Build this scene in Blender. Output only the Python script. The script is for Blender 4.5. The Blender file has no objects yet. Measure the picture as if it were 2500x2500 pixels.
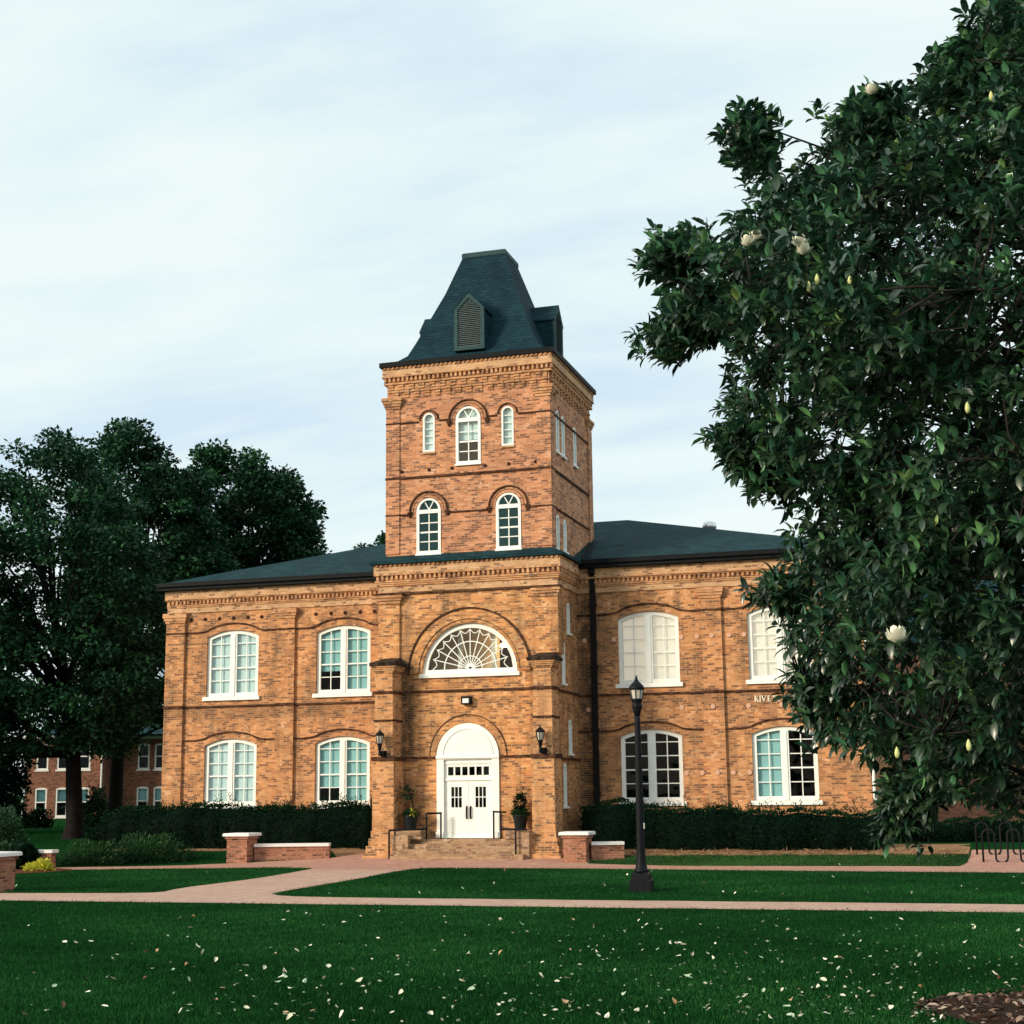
import bpy, bmesh, math, random
import numpy as np
from mathutils import Vector, Matrix
from mathutils.geometry import delaunay_2d_cdt

S = bpy.context.scene
COL = S.collection
rad = math.radians
PI = math.pi
random.seed(7)
rng = np.random.default_rng(11)

# ------------------------------------------------------------------ camera
CAM = np.array([16.5503, -51.8654, 2.4182])
CR = np.array([0.956482, 0.29156179, -0.01157198])
CU = np.array([0.064014, -0.17097835, 0.98319307])
CF = np.array([-0.28468298, 0.94114724, 0.18220175])
FPX = 3641.916
cd = bpy.data.cameras.new('camera')
cam = bpy.data.objects.new('camera', cd)
COL.objects.link(cam)
cam.matrix_world = Matrix(((CR[0], CU[0], -CF[0], CAM[0]), (CR[1], CU[1], -CF[1], CAM[1]),
                           (CR[2], CU[2], -CF[2], CAM[2]), (0, 0, 0, 1)))
cd.sensor_width = 36
cd.lens = FPX / 2500 * 36
cd.clip_end = 3000
S.camera = cam

# ------------------------------------------------------------------ sky, sun, exposure
SUN_EL, SUN_AZ = rad(20), rad(222)          # azimuth from +Y towards +X: behind the camera, to its left
world = bpy.data.worlds.new('World')
S.world = world
world.use_nodes = True
nt = world.node_tree
N, L = nt.nodes, nt.links
N.clear()
def wn(t, **k):
    n = N.new(t)
    for a, b in k.items(): setattr(n, a, b)
    return n
out = wn('ShaderNodeOutputWorld')
bg = wn('ShaderNodeBackground'); bg.inputs['Strength'].default_value = 0.1
sky = wn('ShaderNodeTexSky', sky_type='NISHITA', sun_disc=False, sun_elevation=SUN_EL, sun_rotation=SUN_AZ)
tc = wn('ShaderNodeTexCoord')
sep = wn('ShaderNodeSeparateXYZ'); L.new(tc.outputs['Generated'], sep.inputs[0])
zc = wn('ShaderNodeMath', operation='MAXIMUM'); L.new(sep.outputs[2], zc.inputs[0]); zc.inputs[1].default_value = 0.0
za = wn('ShaderNodeMath', operation='ADD'); L.new(zc.outputs[0], za.inputs[0]); za.inputs[1].default_value = 0.22
dx = wn('ShaderNodeMath', operation='DIVIDE'); L.new(sep.outputs[0], dx.inputs[0]); L.new(za.outputs[0], dx.inputs[1])
dy = wn('ShaderNodeMath', operation='DIVIDE'); L.new(sep.outputs[1], dy.inputs[0]); L.new(za.outputs[0], dy.inputs[1])
cmb = wn('ShaderNodeCombineXYZ'); L.new(dx.outputs[0], cmb.inputs[0]); L.new(dy.outputs[0], cmb.inputs[1])
mp = wn('ShaderNodeMapping'); L.new(cmb.outputs[0], mp.inputs['Vector'])
mp.inputs['Rotation'].default_value = (0, 0, rad(-28)); mp.inputs['Scale'].default_value = (0.55, 1.5, 1)
mp.inputs['Location'].default_value = (1.3, 0.35, 0)
nz = wn('ShaderNodeTexNoise'); L.new(mp.outputs[0], nz.inputs['Vector'])
nz.inputs['Scale'].default_value = 1.15; nz.inputs['Detail'].default_value = 7; nz.inputs['Roughness'].default_value = 0.5
nz.inputs['Distortion'].default_value = 0.5
nz2 = wn('ShaderNodeTexNoise'); L.new(mp.outputs[0], nz2.inputs['Vector']); nz2.inputs['Scale'].default_value = 3.4; nz2.inputs['Detail'].default_value = 8; nz2.inputs['Roughness'].default_value = 0.58; nz2.inputs['Distortion'].default_value = .3
nm = wn('ShaderNodeMix', data_type='FLOAT'); nm.inputs[0].default_value = .46; L.new(nz.outputs['Fac'], nm.inputs[2]); L.new(nz2.outputs['Fac'], nm.inputs[3])
rp = wn('ShaderNodeValToRGB'); L.new(nm.outputs[0], rp.inputs['Fac'])
e = rp.color_ramp.elements
e[0].position = 0.36; e[0].color = (6.35, 7.9, 9.05, 1)
e[1].position = 0.56; e[1].color = (8.5, 9.45, 9.3, 1)
m = rp.color_ramp.elements.new(0.45); m.color = (7.5, 8.8, 9.15, 1)
mx = wn('ShaderNodeMix', data_type='RGBA', blend_type='MIX'); mx.inputs[0].default_value = 0.94
L.new(sky.outputs[0], mx.inputs[6]); L.new(rp.outputs[0], mx.inputs[7])
# sunset-lit bank of cloud low down, behind the camera
dt = wn('ShaderNodeVectorMath', operation='DOT_PRODUCT'); L.new(tc.outputs['Generated'], dt.inputs[0])
gv = Vector((-0.20, -0.96, 0.19)).normalized(); dt.inputs[1].default_value = gv
mr = wn('ShaderNodeMapRange', interpolation_type='SMOOTHSTEP'); L.new(dt.outputs['Value'], mr.inputs['Value'])
mr.inputs['From Min'].default_value = 0.955; mr.inputs['From Max'].default_value = 0.998
mx2 = wn('ShaderNodeMix', data_type='RGBA'); L.new(mr.outputs[0], mx2.inputs[0])
L.new(mx.outputs[2], mx2.inputs[6]); mx2.inputs[7].default_value = (15, 12.5, 9.5, 1)
L.new(mx2.outputs[2], bg.inputs['Color']); L.new(bg.outputs[0], out.inputs[0])

sl = bpy.data.lights.new('sun', 'SUN'); sl.energy = 3.7; sl.angle = rad(14); sl.color = (1.0, 0.84, 0.64)
sun = bpy.data.objects.new('sun', sl); COL.objects.link(sun)
sv = Vector((math.sin(SUN_AZ) * math.cos(SUN_EL), math.cos(SUN_AZ) * math.cos(SUN_EL), math.sin(SUN_EL)))
sun.rotation_euler = sv.to_track_quat('Z', 'Y').to_euler(); sun.location = (-20, -40, 30)
S.view_settings.view_transform = 'Standard'; S.view_settings.look = 'None'
S.view_settings.exposure = 0.1; S.view_settings.gamma = 1.0
S.render.engine = 'CYCLES'
S.cycles.max_bounces = 6; S.cycles.transparent_max_bounces = 8

# ------------------------------------------------------------------ helpers
def at(px, py, d):
    """a point of the place seen at pixel (px, py) of the 2500 px photo, d metres along the view axis"""
    r = CF + (px - 1250) / FPX * CR - (py - 1250) / FPX * CU
    return CAM + r * d
GY = [-60, -6, -5, -4, -3, -2, -1, 10, 40, 200]; GZ = [0, 0, .04, .14, .30, .42, .47, .6, .66, .66]
def gz(y): return float(np.interp(y, GY, GZ))

def tag(o, label=None, cat=None, group=None, kind=None):
    if label: o['label'] = label
    if cat: o['category'] = cat
    if group: o['group'] = group
    if kind: o['kind'] = kind
    return o
def empty(name, loc, label, cat, group=None, rz=0):
    o = bpy.data.objects.new(name, None); COL.objects.link(o)
    o.location = loc; o.rotation_euler.z = rz; o.empty_display_size = .3
    return tag(o, label, cat, group)

def in_poly(px, py, poly):
    P = np.array(poly, float); x, y = P[:, 0], P[:, 1]; x2, y2 = np.roll(x, -1), np.roll(y, -1)
    r = np.zeros(np.shape(px), bool)
    for a, b, c, d in zip(x, y, x2, y2):
        if b == d: continue
        k = ((b > py) != (d > py)) & (px < (c - a) * (py - b) / (d - b) + a); r ^= k
    return r
class MB:
    def __init__(s): s.v = []; s.f = []
    def add(s, vs, fs):
        b = len(s.v); s.v += [tuple(map(float, p)) for p in vs]; s.f += [tuple(b + i for i in f) for f in fs]; return s
    def box(s, x0, x1, y0, y1, z0, z1):
        return s.add([(x, y, z) for x in (x0, x1) for y in (y0, y1) for z in (z0, z1)],
                     [(0, 1, 3, 2), (4, 6, 7, 5), (0, 4, 5, 1), (2, 3, 7, 6), (0, 2, 6, 4), (1, 5, 7, 3)])
    def obox(s, p0, p1, w, z0, z1):
        """box along the plan segment p0-p1, w wide"""
        a, b = np.array(p0, float), np.array(p1, float); d = (b - a) / np.linalg.norm(b - a); n = np.array([-d[1], d[0]]) * w / 2
        q = [a + n, a - n, b - n, b + n]
        return s.add([(*p, z0) for p in q] + [(*p, z1) for p in q],
                     [(3, 2, 1, 0), (4, 5, 6, 7), (0, 1, 5, 4), (1, 2, 6, 5), (2, 3, 7, 6), (3, 0, 4, 7)])
    def cbox(s, x0, x1, y0, y1, z0, z1, c=.02):
        """box with its top edges chamfered"""
        V = [(x0, y0, z0), (x1, y0, z0), (x1, y1, z0), (x0, y1, z0), (x0, y0, z1 - c), (x1, y0, z1 - c), (x1, y1, z1 - c), (x0, y1, z1 - c),
             (x0 + c, y0 + c, z1), (x1 - c, y0 + c, z1), (x1 - c, y1 - c, z1), (x0 + c, y1 - c, z1)]
        F = [(3, 2, 1, 0), (8, 9, 10, 11)]
        for b in (0, 4):
            for i in range(4): F.append((b + i, b + (i + 1) % 4, b + 4 + (i + 1) % 4, b + 4 + i))
        return s.add(V, F)
    def lathe(s, cx, cy, prof, n=16, ph=0):
        b = []; F = []
        for r, z in prof:
            b += [(cx + r * math.cos(ph + 2 * PI * i / n), cy + r * math.sin(ph + 2 * PI * i / n), z) for i in range(n)]
        for k in range(len(prof) - 1):
            for i in range(n):
                j = (i + 1) % n; F.append((k * n + i, k * n + j, k * n + n + j, k * n + n + i))
        F.append(tuple(range(n - 1, -1, -1))); F.append(tuple((len(prof) - 1) * n + i for i in range(n)))
        return s.add(b, F)
    def tube(s, pts, rs, n=6):
        pts = [Vector(p) for p in pts]
        if not hasattr(rs, '__len__'): rs = [rs] * len(pts)
        V = []; F = []; up = None
        for i, p in enumerate(pts):
            t = (pts[min(i + 1, len(pts) - 1)] - pts[max(i - 1, 0)]).normalized()
            if up is None: up = t.orthogonal().normalized()
            up = (up - t * up.dot(t))
            up = up.normalized() if up.length > 1e-6 else t.orthogonal().normalized()
            w = t.cross(up)
            V += [tuple(p + (up * math.cos(2 * PI * k / n) + w * math.sin(2 * PI * k / n)) * rs[i]) for k in range(n)]
        for i in range(len(pts) - 1):
            for k in range(n):
                j = (k + 1) % n; F.append((i * n + k, i * n + j, i * n + n + j, i * n + n + k))
        F.append(tuple(range(n - 1, -1, -1))); F.append(tuple((len(pts) - 1) * n + k for k in range(n)))
        return s.add(V, F)
    def panel(s, outline, holes, T, depth):
        """flat panel with holes in (u,v); T maps (u,v,d) to 3-D, holes get reveals d deep (depth>0 away from the viewer)"""
        vs = []; es = []
        for lp in [outline] + holes:
            b = len(vs); vs += [Vector(p) for p in lp]; n = len(lp); es += [(b + i, b + (i + 1) % n) for i in range(n)]
        ov, oe, of, *_ = delaunay_2d_cdt(vs, es, [], 1, 1e-6)
        of = [f for f in of if not any(in_poly(np.array([sum(ov[i].x for i in f) / len(f)]), np.array([sum(ov[i].y for i in f) / len(f)]), h)[0] for h in holes)]
        s.add([T(p.x, p.y, 0) for p in ov], of)
        if depth:
            for lp in holes:
                n = len(lp)
                s.add([T(u, v, 0) for u, v in lp] + [T(u, v, depth) for u, v in lp], [(i, (i + 1) % n, n + (i + 1) % n, n + i) for i in range(n)])
        return s
    def slab(s, outline, holes, T, d0, d1):
        """a panel with thickness: front at d0, back at d1"""
        s.panel(outline, holes, lambda u, v, d: T(u, v, d0 + d), d1 - d0)
        n = len(outline)
        s.add([T(u, v, d0) for u, v in outline] + [T(u, v, d1) for u, v in outline], [(i, (i + 1) % n, n + (i + 1) % n, n + i) for i in range(n)])
        return s
    def strip(s, pts, w, T, d0, d1):
        """a band of width w along the polyline pts in (u,v), proud from d0 (back) to d1 (front)"""
        P = [np.array(p, float) for p in pts]; A = []; B = []
        for i, p in enumerate(P):
            t = P[min(i + 1, len(P) - 1)] - P[max(i - 1, 0)]; t /= np.linalg.norm(t); n = np.array([-t[1], t[0]]) * w / 2
            A.append(p + n); B.append(p - n)
        lp = [tuple(p) for p in B] + [tuple(p) for p in reversed(A)]
        n = len(P)
        for i in range(n - 1):
            q = [B[i], B[i + 1], A[i + 1], A[i]]
            V = [T(u, v, d1) for u, v in q] + [T(u, v, d0) for u, v in q]
            F = [(0, 1, 2, 3), (0, 4, 5, 1), (2, 6, 7, 3)]
            if i == 0: F.append((3, 7, 4, 0))
            if i == n - 2: F.append((1, 5, 6, 2))
            s.add(V, F)
        return s
    def build(s, name, mat, parent=None, smooth=False):
        me = bpy.data.meshes.new(name); me.from_pydata(s.v, [], s.f); me.update()
        bm = bmesh.new(); bm.from_mesh(me); bmesh.ops.recalc_face_normals(bm, faces=bm.faces); bm.to_mesh(me); bm.free()
        if smooth:
            me.polygons.foreach_set('use_smooth', [True] * len(me.polygons))
        me.materials.append(mat)
        o = bpy.data.objects.new(name, me); COL.objects.link(o); o.parent = parent
        return o

def clusters(mb, tol=.02):
    """separate pieces of a builder: islands whose boxes touch stay together"""
    par = list(range(len(mb.v)))
    def fd(i):
        while par[i] != i: par[i] = par[par[i]]; i = par[i]
        return i
    for f in mb.f:
        a = fd(f[0])
        for j in f[1:]: par[fd(j)] = a
    V = np.array(mb.v); R_ = np.array([fd(i) for i in range(len(V))]); ids = [r for r in np.unique(R_)]
    bb = [(V[R_ == r].min(0) - tol / 2, V[R_ == r].max(0) + tol / 2) for r in ids]
    lo = np.array([b_[0] for b_ in bb]); hi = np.array([b_[1] for b_ in bb]); lab = np.full(len(ids), -1); k = 0
    for i in range(len(ids)):
        if lab[i] >= 0: continue
        st_ = [i]; lab[i] = k
        while st_:
            j = st_.pop(); t = np.where((lab < 0) & (lo <= hi[j]).all(1) & (hi >= lo[j]).all(1))[0]
            lab[t] = k; st_ += list(t)
        k += 1
    if k < 2: return [mb]
    res = [MB() for _ in range(k)]; mp_ = {r: lab[i] for i, r in enumerate(ids)}; new = {}
    for i, p in enumerate(mb.v):
        q = res[mp_[R_[i]]]; new[i] = len(q.v); q.v.append(p)
    for f in mb.f: res[mp_[R_[f[0]]]].f.append(tuple(new[i] for i in f))
    return res

def np_mesh(name, V, F, mat, parent=None, tint=None, smooth=False):
    """fast mesh from arrays: V (n,3), F (m,k)"""
    V = np.ascontiguousarray(V, dtype=np.float32); F = np.ascontiguousarray(F, dtype=np.int32)
    me = bpy.data.meshes.new(name); k = F.shape[1]
    me.vertices.add(len(V)); me.vertices.foreach_set('co', V.ravel())
    me.loops.add(F.size); me.loops.foreach_set('vertex_index', F.ravel())
    me.polygons.add(len(F)); me.polygons.foreach_set('loop_start', np.arange(0, F.size, k, dtype=np.int32))
    me.polygons.foreach_set('loop_total', np.full(len(F), k, dtype=np.int32))
    if smooth: me.polygons.foreach_set('use_smooth', np.ones(len(F), dtype=bool))
    me.update(calc_edges=True)
    if tint is not None:
        a = me.attributes.new('tint', 'FLOAT', 'POINT'); a.data.foreach_set('value', np.ascontiguousarray(tint, dtype=np.float32))
    me.materials.append(mat)
    o = bpy.data.objects.new(name, me); COL.objects.link(o); o.parent = parent
    return o

# ------------------------------------------------------------------ materials
def mat(name):
    m = bpy.data.materials.new(name); m.use_nodes = True
    n = m.node_tree; b = n.nodes['Principled BSDF']
    return m, n, b
def nd(n, t, ins=None, **k):
    x = n.nodes.new(t)
    for a, b in k.items(): setattr(x, a, b)
    for a, b in (ins or {}).items():
        if hasattr(b, 'is_output') or isinstance(b, bpy.types.NodeSocket): n.links.new(b, x.inputs[a])
        else: x.inputs[a].default_value = b
    return x
def mix(n, fac, a, b, blend='MIX'):
    x = n.nodes.new('ShaderNodeMix'); x.data_type = 'RGBA'; x.blend_type = blend
    for i, v in ((0, fac), (6, a), (7, b)):
        if isinstance(v, bpy.types.NodeSocket): n.links.new(v, x.inputs[i])
        else: x.inputs[i].default_value = v if i == 0 else (*v, 1) if len(v) == 3 else v
    return x.outputs[2]
def ramp(n, fac, stops, interp='LINEAR'):
    x = n.nodes.new('ShaderNodeValToRGB'); x.color_ramp.interpolation = interp
    el = x.color_ramp.elements
    while len(el) < len(stops): el.new(.5)
    for e_, (p, c) in zip(el, stops):
        e_.position = p; e_.color = (c, c, c, 1) if isinstance(c, (int, float)) else (*c, 1)
    n.links.new(fac, x.inputs[0])
    return x.outputs[0]
def noise(n, vec, scale, detail=4, rough=.55, dist=0.0):
    x = nd(n, 'ShaderNodeTexNoise', {'Vector': vec, 'Scale': scale, 'Detail': detail, 'Roughness': rough, 'Distortion': dist})
    return x.outputs['Fac']
def bump(n, b, h, strength, dist=.02):
    x = nd(n, 'ShaderNodeBump', {'Height': h, 'Strength': strength, 'Distance': dist}); n.links.new(x.outputs[0], b.inputs['Normal'])

def plain(name, c, rough=.6, var=.15, scale=6, spec=.3, metal=0.0, bmp=0.0):
    m, n, b = mat(name)
    p = nd(n, 'ShaderNodeTexCoord').outputs['Object']
    f = noise(n, p, scale, 5)
    d = tuple(max(0, v * (1 - var)) for v in c); u = tuple(min(1, v * (1 + var)) for v in c)
    n.links.new(ramp(n, f, [(.3, d), (.7, u)]), b.inputs['Base Color'])
    b.inputs['Roughness'].default_value = rough; b.inputs['Specular IOR Level'].default_value = spec; b.inputs['Metallic'].default_value = metal
    if bmp: bump(n, b, noise(n, p, scale * 6, 4), bmp)
    return m

def brick(name, cols, mortar, dark, darkness=.18, stain=.35, bw=.26, bh=.078, msize=.008, big=.35, rough=.85, streak=.0, soot=0.0, bands=()):
    """old hand-made brickwork: random brick tints, some burnt dark, patchy weathering, a few repaired pale bricks"""
    m, n, b = mat(name)
    geo = nd(n, 'ShaderNodeNewGeometry'); tcn = nd(n, 'ShaderNodeTexCoord')
    sp = nd(n, 'ShaderNodeSeparateXYZ', {0: tcn.outputs['Object']}); sn = nd(n, 'ShaderNodeSeparateXYZ', {0: geo.outputs['True Normal']})
    ax = nd(n, 'ShaderNodeMath', {0: sn.outputs[0]}, operation='ABSOLUTE'); gx = nd(n, 'ShaderNodeMath', {0: ax.outputs[0], 1: .7}, operation='GREATER_THAN')
    az = nd(n, 'ShaderNodeMath', {0: sn.outputs[2]}, operation='ABSOLUTE'); gzz = nd(n, 'ShaderNodeMath', {0: az.outputs[0], 1: .7}, operation='GREATER_THAN')
    u = nd(n, 'ShaderNodeMix', {0: gx.outputs[0], 2: sp.outputs[0], 3: sp.outputs[1]})
    v = nd(n, 'ShaderNodeMix', {0: gzz.outputs[0], 2: sp.outputs[2], 3: sp.outputs[1]})
    uv = nd(n, 'ShaderNodeCombineXYZ', {0: u.outputs[0], 1: v.outputs[0]}).outputs[0]
    wob = nd(n, 'ShaderNodeTexNoise', {'Vector': uv, 'Scale': 3.0, 'Detail': 2.0})
    wv = nd(n, 'ShaderNodeVectorMath', {0: wob.outputs['Color'], 1: (.5, .5, .5)}, operation='SUBTRACT')
    ws = nd(n, 'ShaderNodeVectorMath', {0: wv.outputs[0], 'Scale': .035}, operation='SCALE')
    uvw = nd(n, 'ShaderNodeVectorMath', {0: uv, 1: ws.outputs[0]}, operation='ADD').outputs[0]
    bt = nd(n, 'ShaderNodeTexBrick', {'Vector': uvw, 'Color1': (0, 0, 0, 1), 'Color2': (1, 1, 1, 1), 'Mortar': (.5, .5, .5, 1), 'Scale': 1.0,
            'Mortar Size': msize, 'Mortar Smooth': .3, 'Brick Width': bw, 'Row Height': bh}, offset=.5)
    rnd = bt.outputs['Color']; mo = bt.outputs['Fac']
    base = ramp(n, rnd, [(0.0, cols[0]), (.35, cols[1]), (.7, cols[2]), (1.0, cols[3])])
    n1 = noise(n, uvw, .42, 6, .6); n2 = noise(n, uvw, 1.9, 5, .6); n3 = noise(n, uvw, 9.0, 4, .6)
    base = mix(n, ramp(n, n1, [(.35, 0.0), (.68, big)]), base, mix(n, .55, base, (cols[4])))
    base = mix(n, 1.0, base, ramp(n, noise(n, uvw, .9, 7, .68), [(.3, .70), (.52, .98), (.75, 1.22)]), 'MULTIPLY')
    # burnt headers: come in clusters
    dk = nd(n, 'ShaderNodeMath', {0: rnd, 1: n2}, operation='MULTIPLY').outputs[0]
    base = mix(n, ramp(n, dk, [(.40 - darkness * .35, 0.0), (.46 - darkness * .3, .88)]), base, dark)
    # streaky soft dirt at the size of single courses
    sm = nd(n, 'ShaderNodeMapping', {'Vector': uvw, 'Scale': (2.2, 12.0, 1.0)}).outputs[0]
    base = mix(n, ramp(n, noise(n, sm, 1.5, 4, .65), [(.54, 0.0), (.72, stain)]), base, tuple(c * .35 for c in cols[0]))
    base = mix(n, ramp(n, n3, [(.42, 0.0), (.72, .22)]), base, (.74, .46, .27))
    if soot:
        st = nd(n, 'ShaderNodeMapping', {'Vector': uvw, 'Scale': (1.6, .35, 1.0)}).outputs[0]
        base = mix(n, ramp(n, noise(n, st, 1.2, 5, .6), [(.47, 0.0), (.66, soot)]), base, (.10, .065, .04))
    for bx_, hw_x, z0_, z1_, st_ in bands:                       # darker runs at particular places
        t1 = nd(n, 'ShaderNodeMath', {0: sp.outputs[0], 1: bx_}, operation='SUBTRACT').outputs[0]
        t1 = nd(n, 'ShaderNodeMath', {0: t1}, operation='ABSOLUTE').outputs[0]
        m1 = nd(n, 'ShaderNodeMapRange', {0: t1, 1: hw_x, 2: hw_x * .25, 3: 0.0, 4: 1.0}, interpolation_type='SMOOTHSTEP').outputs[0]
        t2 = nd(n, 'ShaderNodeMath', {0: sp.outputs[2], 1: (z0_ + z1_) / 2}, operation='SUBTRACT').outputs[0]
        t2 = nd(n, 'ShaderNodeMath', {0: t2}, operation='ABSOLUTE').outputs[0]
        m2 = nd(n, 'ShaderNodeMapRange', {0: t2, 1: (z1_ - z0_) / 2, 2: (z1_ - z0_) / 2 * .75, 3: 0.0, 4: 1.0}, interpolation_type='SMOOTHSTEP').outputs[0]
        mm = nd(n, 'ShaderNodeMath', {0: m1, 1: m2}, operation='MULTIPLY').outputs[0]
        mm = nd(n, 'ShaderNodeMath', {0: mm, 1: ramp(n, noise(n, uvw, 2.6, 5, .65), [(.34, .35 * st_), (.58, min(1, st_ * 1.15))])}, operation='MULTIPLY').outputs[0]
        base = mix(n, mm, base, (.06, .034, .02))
    base = mix(n, nd(n, 'ShaderNodeMath', {0: mo, 1: .55}, operation='MULTIPLY').outputs[0], base, mortar)
    n.links.new(base, b.inputs['Base Color']); b.inputs['Roughness'].default_value = rough; b.inputs['Specular IOR Level'].default_value = .2
    hh = nd(n, 'ShaderNodeMath', {0: n3, 1: mo}, operation='SUBTRACT').outputs[0]
    bump(n, b, hh, .5, .012)
    return m

OR = [(.38, .145, .055), (.62, .275, .105), (.72, .35, .155), (.84, .52, .31), (.47, .17, .09)]
PK = [(.40, .16, .07), (.62, .27, .13), (.74, .385, .22), (.88, .60, .42), (.46, .165, .09)]
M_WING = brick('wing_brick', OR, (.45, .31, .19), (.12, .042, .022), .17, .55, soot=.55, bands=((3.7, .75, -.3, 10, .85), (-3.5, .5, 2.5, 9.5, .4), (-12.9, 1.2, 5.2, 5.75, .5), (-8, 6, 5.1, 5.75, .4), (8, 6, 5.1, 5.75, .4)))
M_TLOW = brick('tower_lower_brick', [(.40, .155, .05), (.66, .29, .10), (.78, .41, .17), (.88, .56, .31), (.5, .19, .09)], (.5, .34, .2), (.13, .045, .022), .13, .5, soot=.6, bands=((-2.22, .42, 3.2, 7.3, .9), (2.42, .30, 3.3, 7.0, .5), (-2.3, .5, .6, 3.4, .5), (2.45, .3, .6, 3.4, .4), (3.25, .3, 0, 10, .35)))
M_TUP = brick('tower_upper_brick', PK, (.48, .34, .24), (.12, .036, .022), .3, .6, big=.8)
M_TRIM = brick('moulded_brick', [(.42, .18, .075), (.60, .29, .13), (.70, .38, .19), (.78, .48, .28), (.45, .2, .1)], (.4, .27, .17), (.12, .05, .03), .1, .35)
M_FRIEZE = brick('pale_frieze_brick', [(.50, .28, .14), (.60, .36, .19), (.66, .41, .23), (.72, .47, .28), (.5, .27, .14)], (.5, .36, .24), (.16, .07, .04), .02, .3)
M_BUTT = brick('buttress_brick', [(.42, .18, .065), (.64, .30, .115), (.74, .39, .17), (.82, .50, .27), (.45, .18, .08)], (.5, .36, .24), (.10, .045, .025), .14, .5, soot=.5)
M_STEP = brick('worn_step_brick', [(.26, .15, .085), (.38, .24, .14), (.46, .30, .19), (.66, .52, .39), (.3, .18, .1)], (.3, .22, .15), (.12, .06, .035), .2, .6)
M_PIER = brick('red_pier_brick', [(.24, .085, .05), (.33, .13, .08), (.40, .17, .105), (.46, .23, .15), (.2, .08, .05)], (.38, .25, .18), (.07, .025, .018), .15, .5)
M_REAR = brick('rear_brick', [(.14, .05, .032), (.2, .075, .048), (.25, .10, .063), (.28, .125, .08), (.12, .05, .03)], (.22, .13, .09), (.05, .02, .015), .15, .5, bw=.3, bh=.1)
M_LEDGE = plain('blackened_ledge', (.075, .036, .022), .9, .75, 5, .1)
M_CAPSTONE = plain('weathered_capstone', (.042, .030, .022), .95, .8, 5, .05)
M_PLATE = plain('anchor_plate_paint', (.60, .36, .25), .7, .15, 30)
M_PEG = plain('dark_peg_hole', (.04, .018, .012), .9, .3, 30, .1)
M_WHITE = plain('white_paint', (.82, .84, .80), .45, .05, 3, .4)
M_STONE = plain('white_capstone', (.78, .76, .74), .7, .08, 7, .3, bmp=.1)
M_BLACK = plain('black_metal', (.007, .008, .011), .5, .3, 12, .12)
M_PIPE = plain('black_pipe', (.010, .009, .009), .6, .3, 5, .1)
M_BLIND = plain('window_blind', (.60, .70, .72), .8, .05, 3, .1)
M_BLINDW = plain('sunset_tint_blind', (.86, .82, .76), .8, .04, 3, .1)  # warm sunset reflection of the upper right windows put into the blind colour
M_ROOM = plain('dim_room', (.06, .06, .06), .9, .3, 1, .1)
M_ROOMTAN = plain('tan_room_wall', (.78, .60, .42), .9, .1, 1, .1)
M_LETTER = plain('cream_letter', (.85, .78, .64), .5, .05, 10)
M_TERRA = plain('dark_planter_glaze', (.009, .013, .015), .5, .3, 8, .2)
M_BARK = plain('dark_bark', (.013, .011, .010), .95, .4, 7, .1, bmp=.6)
M_TWIG = plain('magnolia_bark', (.022, .019, .016), .9, .35, 9, .15)
M_CHROME = plain('galvanised_metal', (.7, .72, .72), .3, .1, 8, .5, .8)
M_FLAG = plain('white_trim_far', (.7, .7, .66), .6, .08, 2)

def glass_mat(name, refl, ior, tint, gcol=(1, 1, 1)):
    m, n, b = mat(name)
    n.nodes.remove(b)
    o = n.nodes['Material Output']
    gl = nd(n, 'ShaderNodeBsdfGlossy', {'Color': (*gcol, 1), 'Roughness': .03})
    p = nd(n, 'ShaderNodeTexCoord').outputs['Object']
    bp = nd(n, 'ShaderNodeBump', {'Height': noise(n, p, .9, 2), 'Strength': .35, 'Distance': .05}); n.links.new(bp.outputs[0], gl.inputs['Normal'])
    tr = nd(n, 'ShaderNodeBsdfTransparent', {'Color': (*tint, 1)})
    fr = nd(n, 'ShaderNodeLayerWeight', {'Blend': ior})
    f = nd(n, 'ShaderNodeMath', {0: fr.outputs['Fresnel'], 1: refl}, operation='ADD')
    f.use_clamp = True
    s = nd(n, 'ShaderNodeMixShader', {0: f.outputs[0], 1: tr.outputs[0], 2: gl.outputs[0]})
    n.links.new(s.outputs[0], o.inputs[0])
    return m
M_GLASS = glass_mat('window_glass', .05, .2, (.88, .97, .96))
M_GLASSD = glass_mat('old_window_glass', .0, .18, (.60, .80, .80))

M_GLASSC = glass_mat('bright_window_glass', .26, .2, (.9, .97, .96))
M_GLASSF = glass_mat('fanlight_glass', .015, .2, (.9, .93, .9))
M_GLASST = glass_mat('tower_window_glass', .05, .25, (.5, .8, .85), (.30, .72, .85))

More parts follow.
